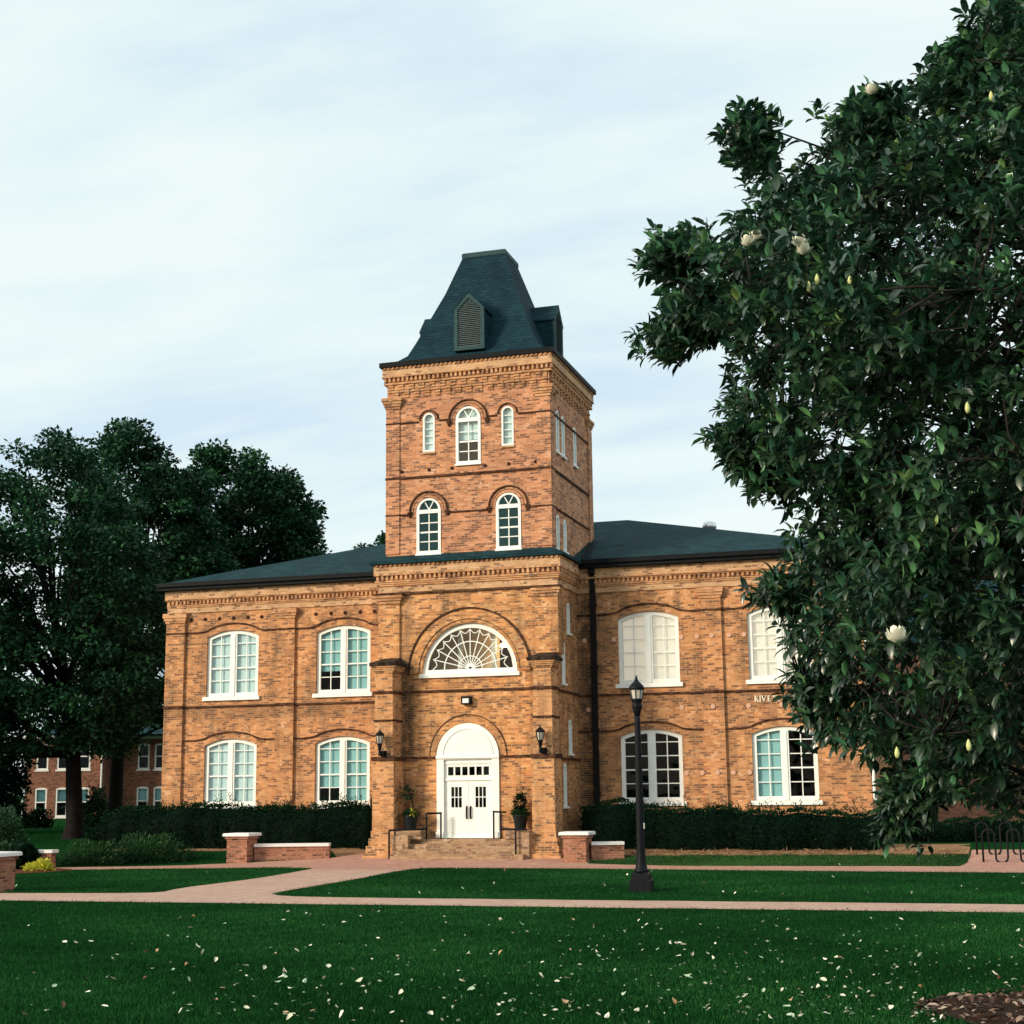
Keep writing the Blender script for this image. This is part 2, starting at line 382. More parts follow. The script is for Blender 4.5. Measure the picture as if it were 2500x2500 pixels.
def shingle(name, c0, c1):
    m, n, b = mat(name)
    tcn = nd(n, 'ShaderNodeTexCoord'); p = tcn.outputs['Object']
    sp = nd(n, 'ShaderNodeSeparateXYZ', {0: p})
    u = nd(n, 'ShaderNodeMath', {0: sp.outputs[0], 1: sp.outputs[1]}, operation='ADD').outputs[0]
    uv = nd(n, 'ShaderNodeCombineXYZ', {0: u, 1: sp.outputs[2]}).outputs[0]
    bt = nd(n, 'ShaderNodeTexBrick', {'Vector': uv, 'Color1': (0, 0, 0, 1), 'Color2': (1, 1, 1, 1), 'Mortar': (0, 0, 0, 1), 'Scale': 1.0, 'Mortar Size': .012, 'Brick Width': .3, 'Row Height': .13}, offset=.5)
    f = nd(n, 'ShaderNodeMath', {0: bt.outputs['Color'], 1: .3}, operation='MULTIPLY').outputs[0]
    f = nd(n, 'ShaderNodeMath', {0: f, 1: nd(n, 'ShaderNodeMath', {0: noise(n, p, 1.1, 6, .65), 1: .8}, operation='MULTIPLY').outputs[0]}, operation='ADD').outputs[0]
    n.links.new(ramp(n, f, [(.25, c0), (.75, c1)]), b.inputs['Base Color'])
    b.inputs['Roughness'].default_value = .8; b.inputs['Specular IOR Level'].default_value = .1
    bump(n, b, bt.outputs['Color'], .8, .03)
    return m
M_SLATE = shingle('dark_roof_shingles', (.004, .019, .026), (.013, .050, .060))
M_SLATE2 = shingle('tower_roof_slate', (.004, .016, .027), (.011, .042, .058))
M_COPPER = plain('painted_dormer_trim', (.022, .062, .064), .6, .3, 6, .15)
M_LOUVRE = plain('louvre_slats', (.07, .10, .105), .7, .2, 10)
M_FASCIA = plain('black_gutter', (.006, .008, .010), .6, .3, 4, .1)

def leaf_mat(name, stops, back=None, rough=.38, spec=.5, transl=.12):
    m, n, b = mat(name)
    a = nd(n, 'ShaderNodeAttribute', attribute_name='tint')
    c = ramp(n, a.outputs['Fac'], stops)
    if back:
        g = nd(n, 'ShaderNodeNewGeometry')
        c = mix(n, g.outputs['Backfacing'], c, back)
    n.links.new(c, b.inputs['Base Color']); b.inputs['Roughness'].default_value = rough; b.inputs['Specular IOR Level'].default_value = spec
    if spec > .8: b.inputs['Coat Weight'].default_value = .25; b.inputs['Coat Roughness'].default_value = .35
    if transl:
        t = nd(n, 'ShaderNodeBsdfTranslucent'); n.links.new(c, t.inputs[0])
        s = nd(n, 'ShaderNodeMixShader', {0: transl, 1: b.outputs[0], 2: t.outputs[0]}); n.links.new(s.outputs[0], n.nodes['Material Output'].inputs[0])
    return m
M_MAG = leaf_mat('magnolia_leaf', [(0, (.006, .028, .020)), (.30, (.020, .085, .050)), (.56, (.075, .225, .105)), (.85, (.18, .38, .13)), (1, (.34, .45, .12))], (.024, .055, .026), .36, .82, .08)
M_OAK = leaf_mat('oak_leaf', [(0, (.004, .020, .010)), (.5, (.010, .046, .021)), (1, (.036, .125, .045))], None, .55, .15, .1)
M_HEDGE = leaf_mat('hedge_leaf', [(0, (.002, .009, .005)), (.6, (.004, .020, .009)), (1, (.012, .052, .018))], None, .7, .04, .05)
M_JUN = leaf_mat('juniper_needle', [(0, (.008, .03, .012)), (.6, (.02, .075, .022)), (1, (.06, .16, .04))], None, .6, .3, .05)
M_BUSH = leaf_mat('bush_leaf', [(0, (.008, .03, .014)), (.6, (.018, .06, .02)), (1, (.05, .12, .035))], None, .5, .3, .08)
M_YEL = leaf_mat('yellow_leaf', [(0, (.45, .45, .03)), (1, (.75, .72, .10))], None, .6, .3, .2)
M_GRASS = leaf_mat('grass_blade', [(0, (.005, .036, .008)), (.5, (.008, .060, .014)), (1, (.026, .125, .030))], None, .7, .05, .1)
M_GRASS2 = leaf_mat('lighter_grass_blade', [(0, (.010, .045, .010)), (.5, (.022, .085, .016)), (1, (.05, .14, .03))], None, .6, .2, .1)
M_PETAL = plain('magnolia_petal', (.85, .82, .66), .5, .06, 10, .3)
M_BUD = plain('magnolia_bud', (.55, .58, .24), .5, .15, 10, .3)

# ------------------------------------------------------------------ ground
def arc(cx, cy, r, a0, a1, n): return [(cx + r * math.cos(rad(a0 + (a1 - a0) * i / n)), cy + r * math.sin(rad(a0 + (a1 - a0) * i / n))) for i in range(n + 1)]

m, n, b = mat('lawn_soil')
p = nd(n, 'ShaderNodeTexCoord').outputs['Object']
c = ramp(n, noise(n, p, .35, 6, .6), [(.3, (.004, .030, .007)), (.7, (.008, .052, .012))])
c = mix(n, ramp(n, noise(n, p, 14, 5, .7), [(.4, 0.0), (.75, .8)]), c, (.014, .07, .022))
n.links.new(c, b.inputs['Base Color']); b.inputs['Roughness'].default_value = 1.0; b.inputs['Specular IOR Level'].default_value = 0.0
bump(n, b, noise(n, p, 40, 4, .7), .8, .04)
M_LAWN = m

ys = [-900, -200, -60, -45, -30, -15, -6, -5.5, -5, -4.5, -4, -3.5, -3, -2.5, -2, -1.5, -1, 2, 5, 10, 20, 40, 80, 200, 500, 1500]
xs = [-1200, -300, -80, -40, -20, -10, 0, 10, 20, 40, 80, 300, 1200]
G = MB()
G.add([(x, y, gz(y)) for y in ys for x in xs], [(j * len(xs) + i, j * len(xs) + i + 1, (j + 1) * len(xs) + i + 1, (j + 1) * len(xs) + i) for j in range(len(ys) - 1) for i in range(len(xs) - 1)])
tag(G.build('ground', M_LAWN), 'dark green lawn ground rising gently to the brick hall', kind='structure')

def paving(name, c0, c1, c2):
    m, n, b = mat(name)
    p = nd(n, 'ShaderNodeTexCoord').outputs['Object']
    bt = nd(n, 'ShaderNodeTexBrick', {'Vector': p, 'Color1': (0, 0, 0, 1), 'Color2': (1, 1, 1, 1), 'Mortar': (.2, .2, .2, 1), 'Scale': 1.0, 'Mortar Size': .006, 'Brick Width': .21, 'Row Height': .105}, offset=.5)
    c = ramp(n, bt.outputs['Color'], [(0, c0), (1, c1)])
    c = mix(n, ramp(n, noise(n, p, .5, 6, .65), [(.35, 0.0), (.7, .75)]), c, c2)
    c = mix(n, ramp(n, noise(n, p, 5, 6, .7), [(.45, 0.0), (.75, .6)]), c, tuple(v * .5 for v in c0))
    c = mix(n, ramp(n, noise(n, p, 1.6, 5, .7), [(.5, 0.0), (.72, .5)]), c, tuple(min(1, v * 1.25) for v in c1))
    c = mix(n, ramp(n, noise(n, p, 26, 2, .5), [(.66, 0.0), (.74, .8)]), c, (.07, .05, .035))
    n.links.new(c, b.inputs['Base Color']); b.inputs['Roughness'].default_value = .85; b.inputs['Specular IOR Level'].default_value = .25
    bump(n, b, bt.outputs['Fac'], .3, .008)
    return m
M_PATH = paving('tan_brick_paving', (.41, .255, .19), (.52, .335, .26), (.53, .37, .29))
M_PLAZA = paving('pink_brick_paving', (.40, .20, .15), (.49, .27, .205), (.46, .27, .20))

def draped(name, poly, mt, lift, step=.5, label=None):
    """a sheet that follows the ground"""
    P = np.array(poly); x0, y0 = P.min(0); x1, y1 = P.max(0)
    x0, x1 = max(x0, -40), min(x1, 45)
    vs = [Vector(q) for q in poly]; k = len(vs)
    es = [(i, (i + 1) % k) for i in range(k)]
    for y in GY[1:7]:
        if y0 < y < y1:
            gx = np.arange(x0, x1, 1.0)
            for x in gx[in_poly(gx, np.full(len(gx), y + 1e-4), poly)]: vs.append(Vector((x, y)))
    ov, oe, of, *_ = delaunay_2d_cdt(vs, es, [], 1, 1e-5)
    return tag(MB().add([(q.x, q.y, gz(q.y) + lift) for q in ov], of).build(name, mt), label, kind='structure')

def wavy(p0, p1, n, amp, seed):
    r = random.Random(seed); a, b_ = np.array(p0, float), np.array(p1, float); d = (b_ - a); nn = np.array([-d[1], d[0]]) / np.linalg.norm(d)
    return [tuple(a + d * i / n + nn * (r.uniform(-amp, amp) if 0 < i < n else 0)) for i in range(n + 1)]
front_poly = wavy((-70, -21.35), (70, -21.35), 220, .035, 1) + wavy((70, -19.1), (4.3, -19.4), 90, .035, 2) + \
    [(2.4, -19.33), (1.3, -19.2), (.72, -18.92), (.34, -18.4), (.24, -17.8), (.2, -16), (.14, -14.5), (.05, -12), (-.1, -10.6), (-.2, -9.3)] + \
    [(-.2, -8.03), (-3.45, -8.03), (-3.3, -9.3), (-3.15, -10.6), (-3.0, -12), (-2.95, -13.5), (-3.0, -15), (-3.05, -16.2), (-2.95, -17.3), (-2.75, -18.1), (-2.9, -18.45), (-3.6, -18.7), (-5.1, -18.9), (-7, -19.1)] + \
    wavy((-8, -19.12), (-70, -19.3), 80, .035, 3)
plaza_poly = [(-.2, -8.03), (-.18, -7.5), (-.02, -7.05), (.35, -6.9)] + wavy((1.2, -6.85), (5.5, -7.0), 8, .03, 4) + wavy((6, -7.1), (12.6, -7.75), 14, .03, 5) + [(18, -8.1), (45, -9.4), (45, -2.3)] + \
    [(19, -2.3), (16.35, -2.4), (16.3, -3.4), (16.2, -4.55)] + wavy((16.0, -5.35), (8.3, -5.55), 16, .03, 6) + wavy((7.5, -5.5), (5.2, -5.05), 5, .03, 7) + \
    [(4.7, -4.9), (4.6, -3.3), (3.7, -3.0), (3.4, -2.75), (-3.4, -2.75), (-3.6, -3.2), (-4.7, -3.95), (-7.0, -4.9)] + \
    wavy((-7.9, -5.35), (-9.8, -6.5), 5, .03, 8) + [(-11, -7.0), (-12.65, -7.4), (-20, -8.2), (-40, -9.6), (-40, -11.4), (-20, -9.7), (-11.4, -8.9)] + wavy((-9.5, -8.25), (-5.6, -7.3), 8, .03, 9) + [(-4.6, -7.15), (-3.9, -7.25), (-3.55, -7.55), (-3.45, -8.03)]
draped('front_path', front_poly, M_PATH, .012, label='tan brick walk crossing the lawn with a link to the entrance')
draped('entrance_path', plaza_poly, M_PLAZA, .012, label='pink brick paving in front of the hall')
mulch_poly = arc(19.3, -34.1, 1, 0, 360, 1)[:1] and [(19.3 + 3.45 * math.cos(a) * (1 + .05 * math.sin(5 * a)), -34.3 + 2.15 * math.sin(a) * (1 + .06 * math.cos(4 * a))) for a in np.linspace(0, 2 * PI, 48, endpoint=False)]
M_MULCH = plain('bark_mulch', (.045, .026, .017), .95, .6, 14, .1, bmp=.8)
M_STRAW = plain('pine_straw', (.30, .17, .09), .95, .45, 16, .1, bmp=.8)
M_REDMULCH = plain('red_mulch', (.11, .042, .02), .95, .5, 14, .1, bmp=.8)
draped('mulch_bed', mulch_poly, M_MULCH, .012, label='round bark mulch bed under the magnolia')
straw_r = wavy((5.6, -3.45), (16.25, -3.2), 26, .09, 10) + [(16.3, -2.0), (16.3, -.4), (3.4, -.4), (3.4, -2.7), (4.7, -3.0)]
straw_l = wavy((-14, -2.75), (-5.0, -2.75), 22, .09, 12) + [(-4.4, -3.75), (-3.35, -3.0), (-3.35, -.4), (-14, -.4)]
draped('pine_straw_bed', straw_r, M_STRAW, .008, label='pine straw strip under the right hedge')
draped('pine_straw_bed', straw_l, M_STRAW, .008, label='pine straw strip under the left hedge')
red_poly = [(-15, -8.2), (-12.7, -7.95), (-11.6, -8.6), (-11.1, -9.3), (-11.2, -10.2), (-11.7, -11.2), (-13, -11.6), (-15, -11.5)]
draped('flower_bed', red_poly, M_REDMULCH, .018, label='red mulch bed beside the walk at left')

# ------------------------------------------------------------------ brick hall
HALL = empty('brick_hall', (0, 0, .45), 'large two-storey orange brick hall with a square tower and dark roofs', 'building')
def part(mb, name, mt, parent=None, **k):
    os_ = [q.build(name, mt, HALL, **k) for q in clusters(mb)]
    for o in os_: o.location = (0, 0, -.45)                    # shapes are written with z from the lawn
    return os_[0]
def sub(mb, name, mt, parent, whole=False, **k):
    return [q.build(name, mt, parent, **k) for q in ([mb] if whole else clusters(mb))][0]

TF = lambda y0: (lambda u, v, d: (u, y0 + d, v))               # facing -Y, d goes into the wall
TS = lambda x0: (lambda u, v, d: (x0 - d, u, v))               # facing +X
def arch_loop(cx, z0, zs, w, rise, n=14):
    R = (w * w / 4 + rise * rise) / (2 * rise); zc_ = zs + rise - R; a = math.asin(min(1, w / 2 / R))
    if rise >= w / 2 - 1e-6: a = PI / 2; R = w / 2; zc_ = zs
    return [(cx - w / 2, z0), (cx + w / 2, z0)] + [(cx + R * math.sin(a - 2 * a * i / n), zc_ + R * math.cos(a - 2 * a * i / n)) for i in range(n + 1)]
def arc_top(cx, zs, w, rise, x, inset=0):
    R = (w * w / 4 + rise * rise) / (2 * rise); zc_ = zs + rise - R
    return zc_ + math.sqrt(max(0, (R - inset) ** 2 - (x - cx) ** 2))

W, RISE = 2.2, .25
# wing windows: centre x, sill bottom, spring, and how far each sash's blind is drawn (None = full)
WIN = []
for cx in (-10.45, -5.84, 5.84, 10.45):
    for z0, zs in ((5.86, 8.31), (1.765, 4.16)): WIN.append((cx, z0, zs))
blinds = {(-10.45, 0): (0, 0), (-10.45, 1): (0, 0), (-5.84, 0): (.74, 0), (-5.84, 1): (.5, 0), (5.84, 0): (.0, .0), (5.84, 1): (2.22, 2.22), (10.45, 0): (0, 0), (10.45, 1): (.04, 2.2)}
def wing_holes(xs): return [arch_loop(cx, z0 + .15, zs, W, RISE) for cx, z0, zs in WIN if cx in xs]
wl = MB()
wl.panel([(-13.27, -.3), (-3.2, -.3), (-3.2, 10.2), (-13.27, 10.2)], wing_holes((-10.45, -5.84)), TF(0), .26)
wl.panel([(3.2, -.3), (13.27, -.3), (13.27, 10.2), (3.2, 10.2)], wing_holes((5.84, 10.45)), TF(0), .26)
wl.add([(-13.27, 0, -.3), (-13.27, 14, -.3), (-13.27, 14, 10.2), (-13.27, 0, 10.2)], [(0, 1, 2, 3)])
wl.add([(13.27, 0, -.3), (13.27, 14, -.3), (13.27, 14, 10.2), (13.27, 0, 10.2)], [(0, 1, 2, 3)])
wl.add([(-13.27, 14, -.3), (13.27, 14, -.3), (13.27, 14, 10.2), (-13.27, 14, 10.2)], [(0, 1, 2, 3)])
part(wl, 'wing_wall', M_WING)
# floors and a cross wall inside, so rooms stay dark and closed
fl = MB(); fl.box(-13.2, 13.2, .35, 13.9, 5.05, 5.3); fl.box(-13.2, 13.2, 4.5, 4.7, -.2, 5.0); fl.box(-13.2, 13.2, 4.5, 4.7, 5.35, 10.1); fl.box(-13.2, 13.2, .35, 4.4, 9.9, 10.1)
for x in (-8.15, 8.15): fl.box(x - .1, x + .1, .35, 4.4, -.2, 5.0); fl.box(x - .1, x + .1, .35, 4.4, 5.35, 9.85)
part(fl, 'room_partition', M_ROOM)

def wing_window(cx, z0, zs, bl, cream):
    fr = MB(); y = .09; T = TF(0)
    zb = z0 + .15
    def sash(xa, xb):
        n_ = 8
        return [(xa, zb + .14), (xb, zb + .14)] + [(xb + (xa - xb) * i / n_, arc_top(cx, zs, W, RISE, xb + (xa - xb) * i / n_, .14)) for i in range(n_ + 1)]
    L_, R_ = sash(cx - W / 2 + .15, cx - .14), sash(cx + .14, cx + W / 2 - .15)
    ol = arch_loop(cx, zb + .002, zs, W - .004, RISE)
    fr.slab(ol, [L_, R_], T, y, y + .09)
    fr.box(cx - .075, cx + .075, y - .03, y - .001, zb + .02, arc_top(cx, zs, W, RISE, cx, .16))       # raised mullion face
    rows = [zb + .14 + .475 * (k + 1) for k in range(4)]
    for xa, xb in ((cx - W / 2 + .15, cx - .14), (cx + .14, cx + W / 2 - .15)):
        xm = (xa + xb) / 2
        fr.box(xm - .017, xm + .017, y + .03, y + .07, zb + .13, arc_top(cx, zs, W, RISE, xm, .13))
        for k, z in enumerate(rows):
            h = .027 if k == 1 else .016
            fr.box(xa - .005, xm - .0175, y + .032, y + .068, z - h, z + h); fr.box(xm + .0175, xb + .005, y + .032, y + .068, z - h, z + h)
    w = part(fr, 'window', M_WHITE)
    sub(MB().add([T(u, v, y + .05) for u, v in arch_loop(cx, zb, zs, W - .05, RISE - .01)], [tuple(range(17))]), 'pane', M_GLASSC if cream else M_GLASSD if max(bl) > .1 else M_GLASS, w)
    sub(MB().cbox(cx - W / 2 - .1, cx + W / 2 + .1, -.1, .088, z0, z0 + .148, .015), 'sill', M_WHITE, w)
    bmb = MB()
    for (xa, xb), up in zip(((cx - W / 2 + .03, cx - .02), (cx + .02, cx + W / 2 - .03)), bl):
        zt = zs - .02
        lo = zb + .1 + up
        n_ = 8
        lp = [(xa, lo), (xb, lo)] + [(xb + (xa - xb) * i / n_, arc_top(cx, zs, W, RISE, xb + (xa - xb) * i / n_, .03)) for i in range(n_ + 1)]
        bmb.add([T(u, v, .235) for u, v in lp], [tuple(range(len(lp)))])
    sub(bmb, 'blind', M_BLINDW if cream else M_BLIND, w)
    return w
for cx, z0, zs in WIN:
    wing_window(cx, z0, zs, blinds[(cx, 0 if z0 > 4 else 1)], cx > 0 and z0 > 4)

# --- label moulds and string courses
def hood_line(xs0, xs1, centres, zs, zap, T, d=.045, w=.06):
    pts = [(xs0, zs)]
    for c in centres:
        pts += [(c - 1.5, zs), (c - 1.25, zs + .03)]
        for t in np.linspace(-1.1, 1.1, 11): pts.append((c + t, zs + .06 + (zap - zs - .06) * (1 - (t / 1.1) ** 2) ** .8))
        pts += [(c + 1.25, zs + .03), (c + 1.5, zs)]
    pts.append((xs1, zs))
    return MB().strip(pts, w, T, .001, -d)
for a, b_ in ((-13.33, -3.24), (3.24, 13.33)): part(MB().box(a, b_, -.06, -.001, 5.605, 5.67), 'string_course', M_LEDGE)
for (a, b_, cs) in ((-12.47, -8.56, [-10.45]), (-7.79, -3.24, [-5.84]), (3.24, 7.73, [5.84]), (8.48, 12.47, [10.45])):
    for zs, za in ((8.5, 8.82), (4.36, 4.66)):
        part(hood_line(a, b_, cs, zs, za, TF(0)), 'label_mould', M_LEDGE)

# --- pilasters and their capitals
for xa, xb in ((-13.29, -12.48), (-8.55, -7.8), (7.74, 8.47), (12.48, 13.29)):
    pl = MB(); cp = MB(); pk = MB()
    pl.box(xa, xb, -.11, -.001, -.3, 5.59); pl.box(xa, xb, -.11, -.001, 5.695, 8.9)
    pk.box(xa - .03, xb + .03, -.15, -.111, 5.60, 5.685); pk.box(xa - .02, xb + .02, -.14, -.111, 8.47, 8.53); pk.box(xa - .12, xb + .12, -.2, -.18 + .02, 9.28, 9.30)
    for k, (z0, z1) in enumerate(((8.9, 9.0), (9.0, 9.1), (9.1, 9.28))):
        g = .03 + .04 * k; cp.box(xa - g, xb + g, -.12 - g * .9, -.001, z0 + .004, z1)
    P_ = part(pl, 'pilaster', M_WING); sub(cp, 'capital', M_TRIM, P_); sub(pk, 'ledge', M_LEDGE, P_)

# --- wing cornice: frieze, dentils, mouldings
for a, b_ in ((-13.29, -3.24), (3.24, 13.29)):
    fz = MB(); cn = MB()
    fz.box(a, b_, -.05, -.001, 9.30, 9.50); fz.box(a - .06, b_ + .06, -.17, -.001, 9.86, 10.16)
    cn.box(a, b_, -.08, -.001, 9.505, 9.56); cn.box(a, b_, -.11, -.001, 9.565, 9.61); cn.box(a - .02, b_ + .02, -.06, -.001, 9.615, 9.76); cn.box(a - .04, b_ + .04, -.15, -.001, 9.765, 9.80); cn.box(a - .05, b_ + .05, -.20, -.001, 9.805, 9.855)
    x = a + .05
    while x < b_ - .08:
        cn.box(x, x + .085, -.13, -.0605, 9.63, 9.764); x += .17
    part(fz, 'frieze', M_FRIEZE); part(cn, 'cornice', M_TRIM)

# --- iron anchor plates and peg holes
def disc(cx, cy, cz, r, t, n=10):
    return MB().add([(cx + r * math.cos(2 * PI * i / n), cy + d, cz + r * math.sin(2 * PI * i / n)) for d in (-t, 0) for i in range(n)], [tuple(range(n)), tuple(range(2 * n - 1, n - 1, -1))] + [(i, (i + 1) % n, n + (i + 1) % n, n + i) for i in range(n)])
pz = [(x, 7.59) for x in (3.53, 4.6, 7.02, 7.58, 8.12, 8.7, 9.23)] + [(x, 5.13) for x in (3.62, 6.97, 8.08, 9.29, 10.42)] + [(x, 2.87) for x in (7.06, 7.61, 8.15, 8.68, 9.24)]
for x, z in pz: part(disc(x, -.112 if 7.74 < x < 8.47 else 0, z, .085, .03), 'anchor_plate', M_PLATE)
for x in (-12.25, -11.65, -11.04, -10.43, -9.82, -9.24, -6.97, -6.35, -5.77, -5.16, -4.58): part(disc(x, 0, 9.02, .07, .025), 'iron_tie_end', M_PEG)

# --- main roof
rf = MB()
ex, yf, yb, ez, rx, ry, rz_ = 13.56, -.40, 14.4, 10.44, 3.68, 7.0, 13.16
rf.add([(-ex, yf, ez), (ex, yf, ez), (ex, yb, ez), (-ex, yb, ez), (-rx, ry, rz_), (rx, ry, rz_)], [(0, 1, 5, 4), (1, 2, 5), (2, 3, 4, 5), (3, 0, 4)])
roof = part(rf, 'main_roof', M_SLATE)
gt = MB()
gt.box(-ex, -3.3, yf, -.001, 10.17, 10.43); gt.box(3.3, ex, yf, -.001, 10.17, 10.43)
gt.box(-ex, -13.28, 0, yb, 10.17, 10.43); gt.box(13.28, ex, 0, yb, 10.17, 10.43); gt.box(-13.2, 13.2, 14.02, yb, 10.17, 10.43)
gt.box(-ex - .03, -3.4, yf - .1, yf - .001, 10.30, 10.455); gt.box(3.55, ex + .03, yf - .1, yf - .001, 10.30, 10.455)
sub(gt, 'gutter', M_FASCIA, roof)
vm = MB().lathe(7.0, 7.2, [(.12, 12.15), (.12, 12.55), (.26, 12.6), (.30, 12.72), (.24, 12.86), (.08, 12.92), (.02, 12.93)], 14)
sub(vm, 'roof_vent', M_CHROME, roof, smooth=True)
vf = MB()
for k in range(3): vf.tube([(3.55 + .12 * k, -.2, 10.54 + .012), (3.12 + .12 * k, 2.7 , 11.62)], .025, 4)
sub(vf, 'valley_flashing', M_FASCIA, roof)

# ---------------------------------------------------------------- tower, lower stage
LX, LY = 3.25, -2.7
tl = MB()
def fan_loop(r, z0, n=24): return [(.06 - r, z0), (.06 + r, z0)] + [(.06 + r * math.cos(PI * i / n), 6.38 + r * math.sin(PI * i / n)) for i in range(1, n)]
tl.panel([(-LX, -.3), (LX, -.3), (LX, 10.3), (-LX, 10.3)], [fan_loop(1.74, 6.36), arch_loop(0, .78, 3.53, 2.26, 1.12, 20)], TF(LY), .3)
SLITS_LOW = [(-1.25, 7.75, 8.82), (-2.0, 5.95, 7.4), (-1.25, 3.58, 4.75), (-2.05, 1.8, 3.25)]
tl.panel([(LY, -.3), (-.001, -.3), (-.001, 10.3), (LY, 10.3)], [arch_loop(y, z0, z1 - .2, .4, .2, 8) for y, z0, z1 in SLITS_LOW], TS(LX), .12)
tl.add([(-LX, LY, -.3), (-LX, -.001, -.3), (-LX, -.001, 10.3), (-LX, LY, 10.3)], [(0, 1, 2, 3)])
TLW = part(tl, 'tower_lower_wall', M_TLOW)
def slit(x, y, z0, z1, w, parent_name='slit_window'):
    fr = MB(); T = TS(x)
    fr.slab(arch_loop(y, z0 + .002, z1 - w / 2, w - .004, w / 2 - .002, 8), [arch_loop(y, z0 + .1, z1 - w / 2, w - .14, w / 2 - .07, 8)], T, .0 - .02, .10)
    for k in (1, 2, 3): fr.box(x - .06, x - .03, y - w / 2 + .06, y + w / 2 - .06, z0 + (z1 - z0) * k / 4 - .015, z0 + (z1 - z0) * k / 4 + .015)
    o = part(fr, parent_name, M_WHITE)
    sub(MB().add([T(u, v, .07) for u, v in arch_loop(y, z0 + .05, z1 - w / 2, w - .1, w / 2 - .05, 8)], [tuple(range(11))]), 'pane', M_GLASS, o)
    sub(MB().add([T(u, v, .115) for u, v in arch_loop(y, z0 + .05, z1 - w / 2, w - .1, w / 2 - .05, 8)], [tuple(range(11))]), 'blind', M_BLIND, o)
    sub(MB().box(x - .05, x + .09, y - w / 2 - .06, y + w / 2 + .06, z0 - .07, z0), 'sill', M_WHITE, o)
    return o
for y, z0, z1 in SLITS_LOW: slit(LX, y, z0, z1, .4)

# corner pilasters of the lower stage
lg = MB()
for s in (-1, 1):
    pp = MB(); pc = MB(); lg = MB()
    a, b_ = sorted((s * 2.5, s * (LX + .04)))
    pp.box(a, b_, LY - .08, LY - .001, 6.95, 8.9)
    for k, (z0, z1) in enumerate(((8.9, 9.0), (9.005, 9.1), (9.105, 9.2))):
        g = .04 + .045 * k; pc.box(a - g, b_ + g, LY - .09 - g, LY - .001, z0, z1)
    pc.box(a - .02, b_ + .02, LY - .1, LY - .001, 8.52, 8.57)
    lg.box(a - .15, b_ + .15, LY - .24, LY - .001, 9.203, 9.26)
    if s > 0: pp.box(LX + .0405, LX + .06, LY - .08, LY + .6, 6.95, 8.9)
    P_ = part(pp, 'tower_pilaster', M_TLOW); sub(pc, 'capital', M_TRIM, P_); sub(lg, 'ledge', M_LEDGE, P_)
lg = MB()
lg.box(-2.35, 2.35, LY - .05, LY - .001, 9.21, 9.265)
for z in (5.74, 3.46):
    if z > 5: lg.box(-2.4, 2.58, LY - .06, LY - .001, z, z + .075)
    else: lg.box(-2.4, -1.16, LY - .06, LY - .001, z, z + .075); lg.box(1.16, 2.58, LY - .06, LY - .001, z, z + .075)
    lg.box(LX + .001, LX + .06, LY, -.01, z - .1, z - .03)
# brick arch rings over fanlight and door
AC = lambda r, cx, cz, n=26: [(cx + r * math.cos(PI * i / n), cz + r * math.sin(PI * i / n)) for i in range(n + 1)]
T = TF(LY)
lg.strip(AC(2.24, .06, 6.40), .055, T, .001, -.07)
ar = MB(); ar.strip(AC(2.03, .06, 6.40), .33, T, .001, -.03); ar.strip(AC(1.80, .06, 6.40), .10, T, .001, -.012)
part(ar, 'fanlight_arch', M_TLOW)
lg.strip(AC(1.855, .06, 6.40), .02, T, .001, -.034)
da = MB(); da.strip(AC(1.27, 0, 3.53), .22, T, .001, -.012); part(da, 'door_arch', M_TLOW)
lg.strip(AC(1.395, 0, 3.55), .025, T, .001, -.03)
part(lg, 'ledge', M_LEDGE)

# lower-stage cornice
CX = 3.28
fz = MB(); cn = MB(); ck = MB()
def ring3(mb, g, z0, z1, back=-.0):
    """front and both sides of the tower's lower stage, g proud"""
    mb.box(-LX - g, LX + g, LY - g, LY - .001, z0, z1); mb.box(LX + .001, LX + g, LY - .0005, back, z0, z1); mb.box(-LX - g, -LX - .001, LY - .0005, back, z0, z1)
ring3(fz, .05, 9.3, 9.53); ring3(fz, .19, 9.98, 10.21)
ring3(cn, .10, 9.535, 9.60); ring3(cn, .13, 9.605, 9.66); ring3(cn, .16, 9.665, 9.725); ring3(cn, .08, 9.73, 9.90); ring3(cn, .20, 9.905, 9.975)
ring3(cn, .20, 10.215, 10.30)
x = -LX - .1
while x < LX + .1:
    cn.box(x, x + .09, LY - .17, LY - .0805, 9.745, 9.904); cn.box(x, x + .07, LY - .25, LY - .201, 10.225, 10.297); x += .18
y = LY
while y < -.1:
    cn.box(LX + .0805, LX + .17, y, y + .09, 9.745, 9.904); y += .18
part(fz, 'tower_frieze', M_FRIEZE); part(cn, 'tower_cornice', M_TRIM)
sk = MB()
g = .33
sk.box(-LX - g, LX + g, LY - g, LY + .4, 10.303, 10.39); sk.box(LX + g - .5, LX + g, LY + .4, 0, 10.303, 10.39); sk.box(-LX - g, -LX - g + .5, LY + .4, 0, 10.303, 10.39)
hu, hy0, hy1 = 3.07, -2.57, 3.32
sk.add([(-LX - g, LY - g, 10.393), (LX + g, LY - g, 10.393), (hu, hy0, 10.64), (-hu, hy0, 10.64), (LX + g, 1.5, 10.393), (hu, 1.5, 10.64), (-LX - g, 1.5, 10.393), (-hu, 1.5, 10.64)], [(0, 1, 2, 3), (1, 4, 5, 2), (6, 0, 3, 7)])
part(sk, 'skirt_roof', M_SLATE)

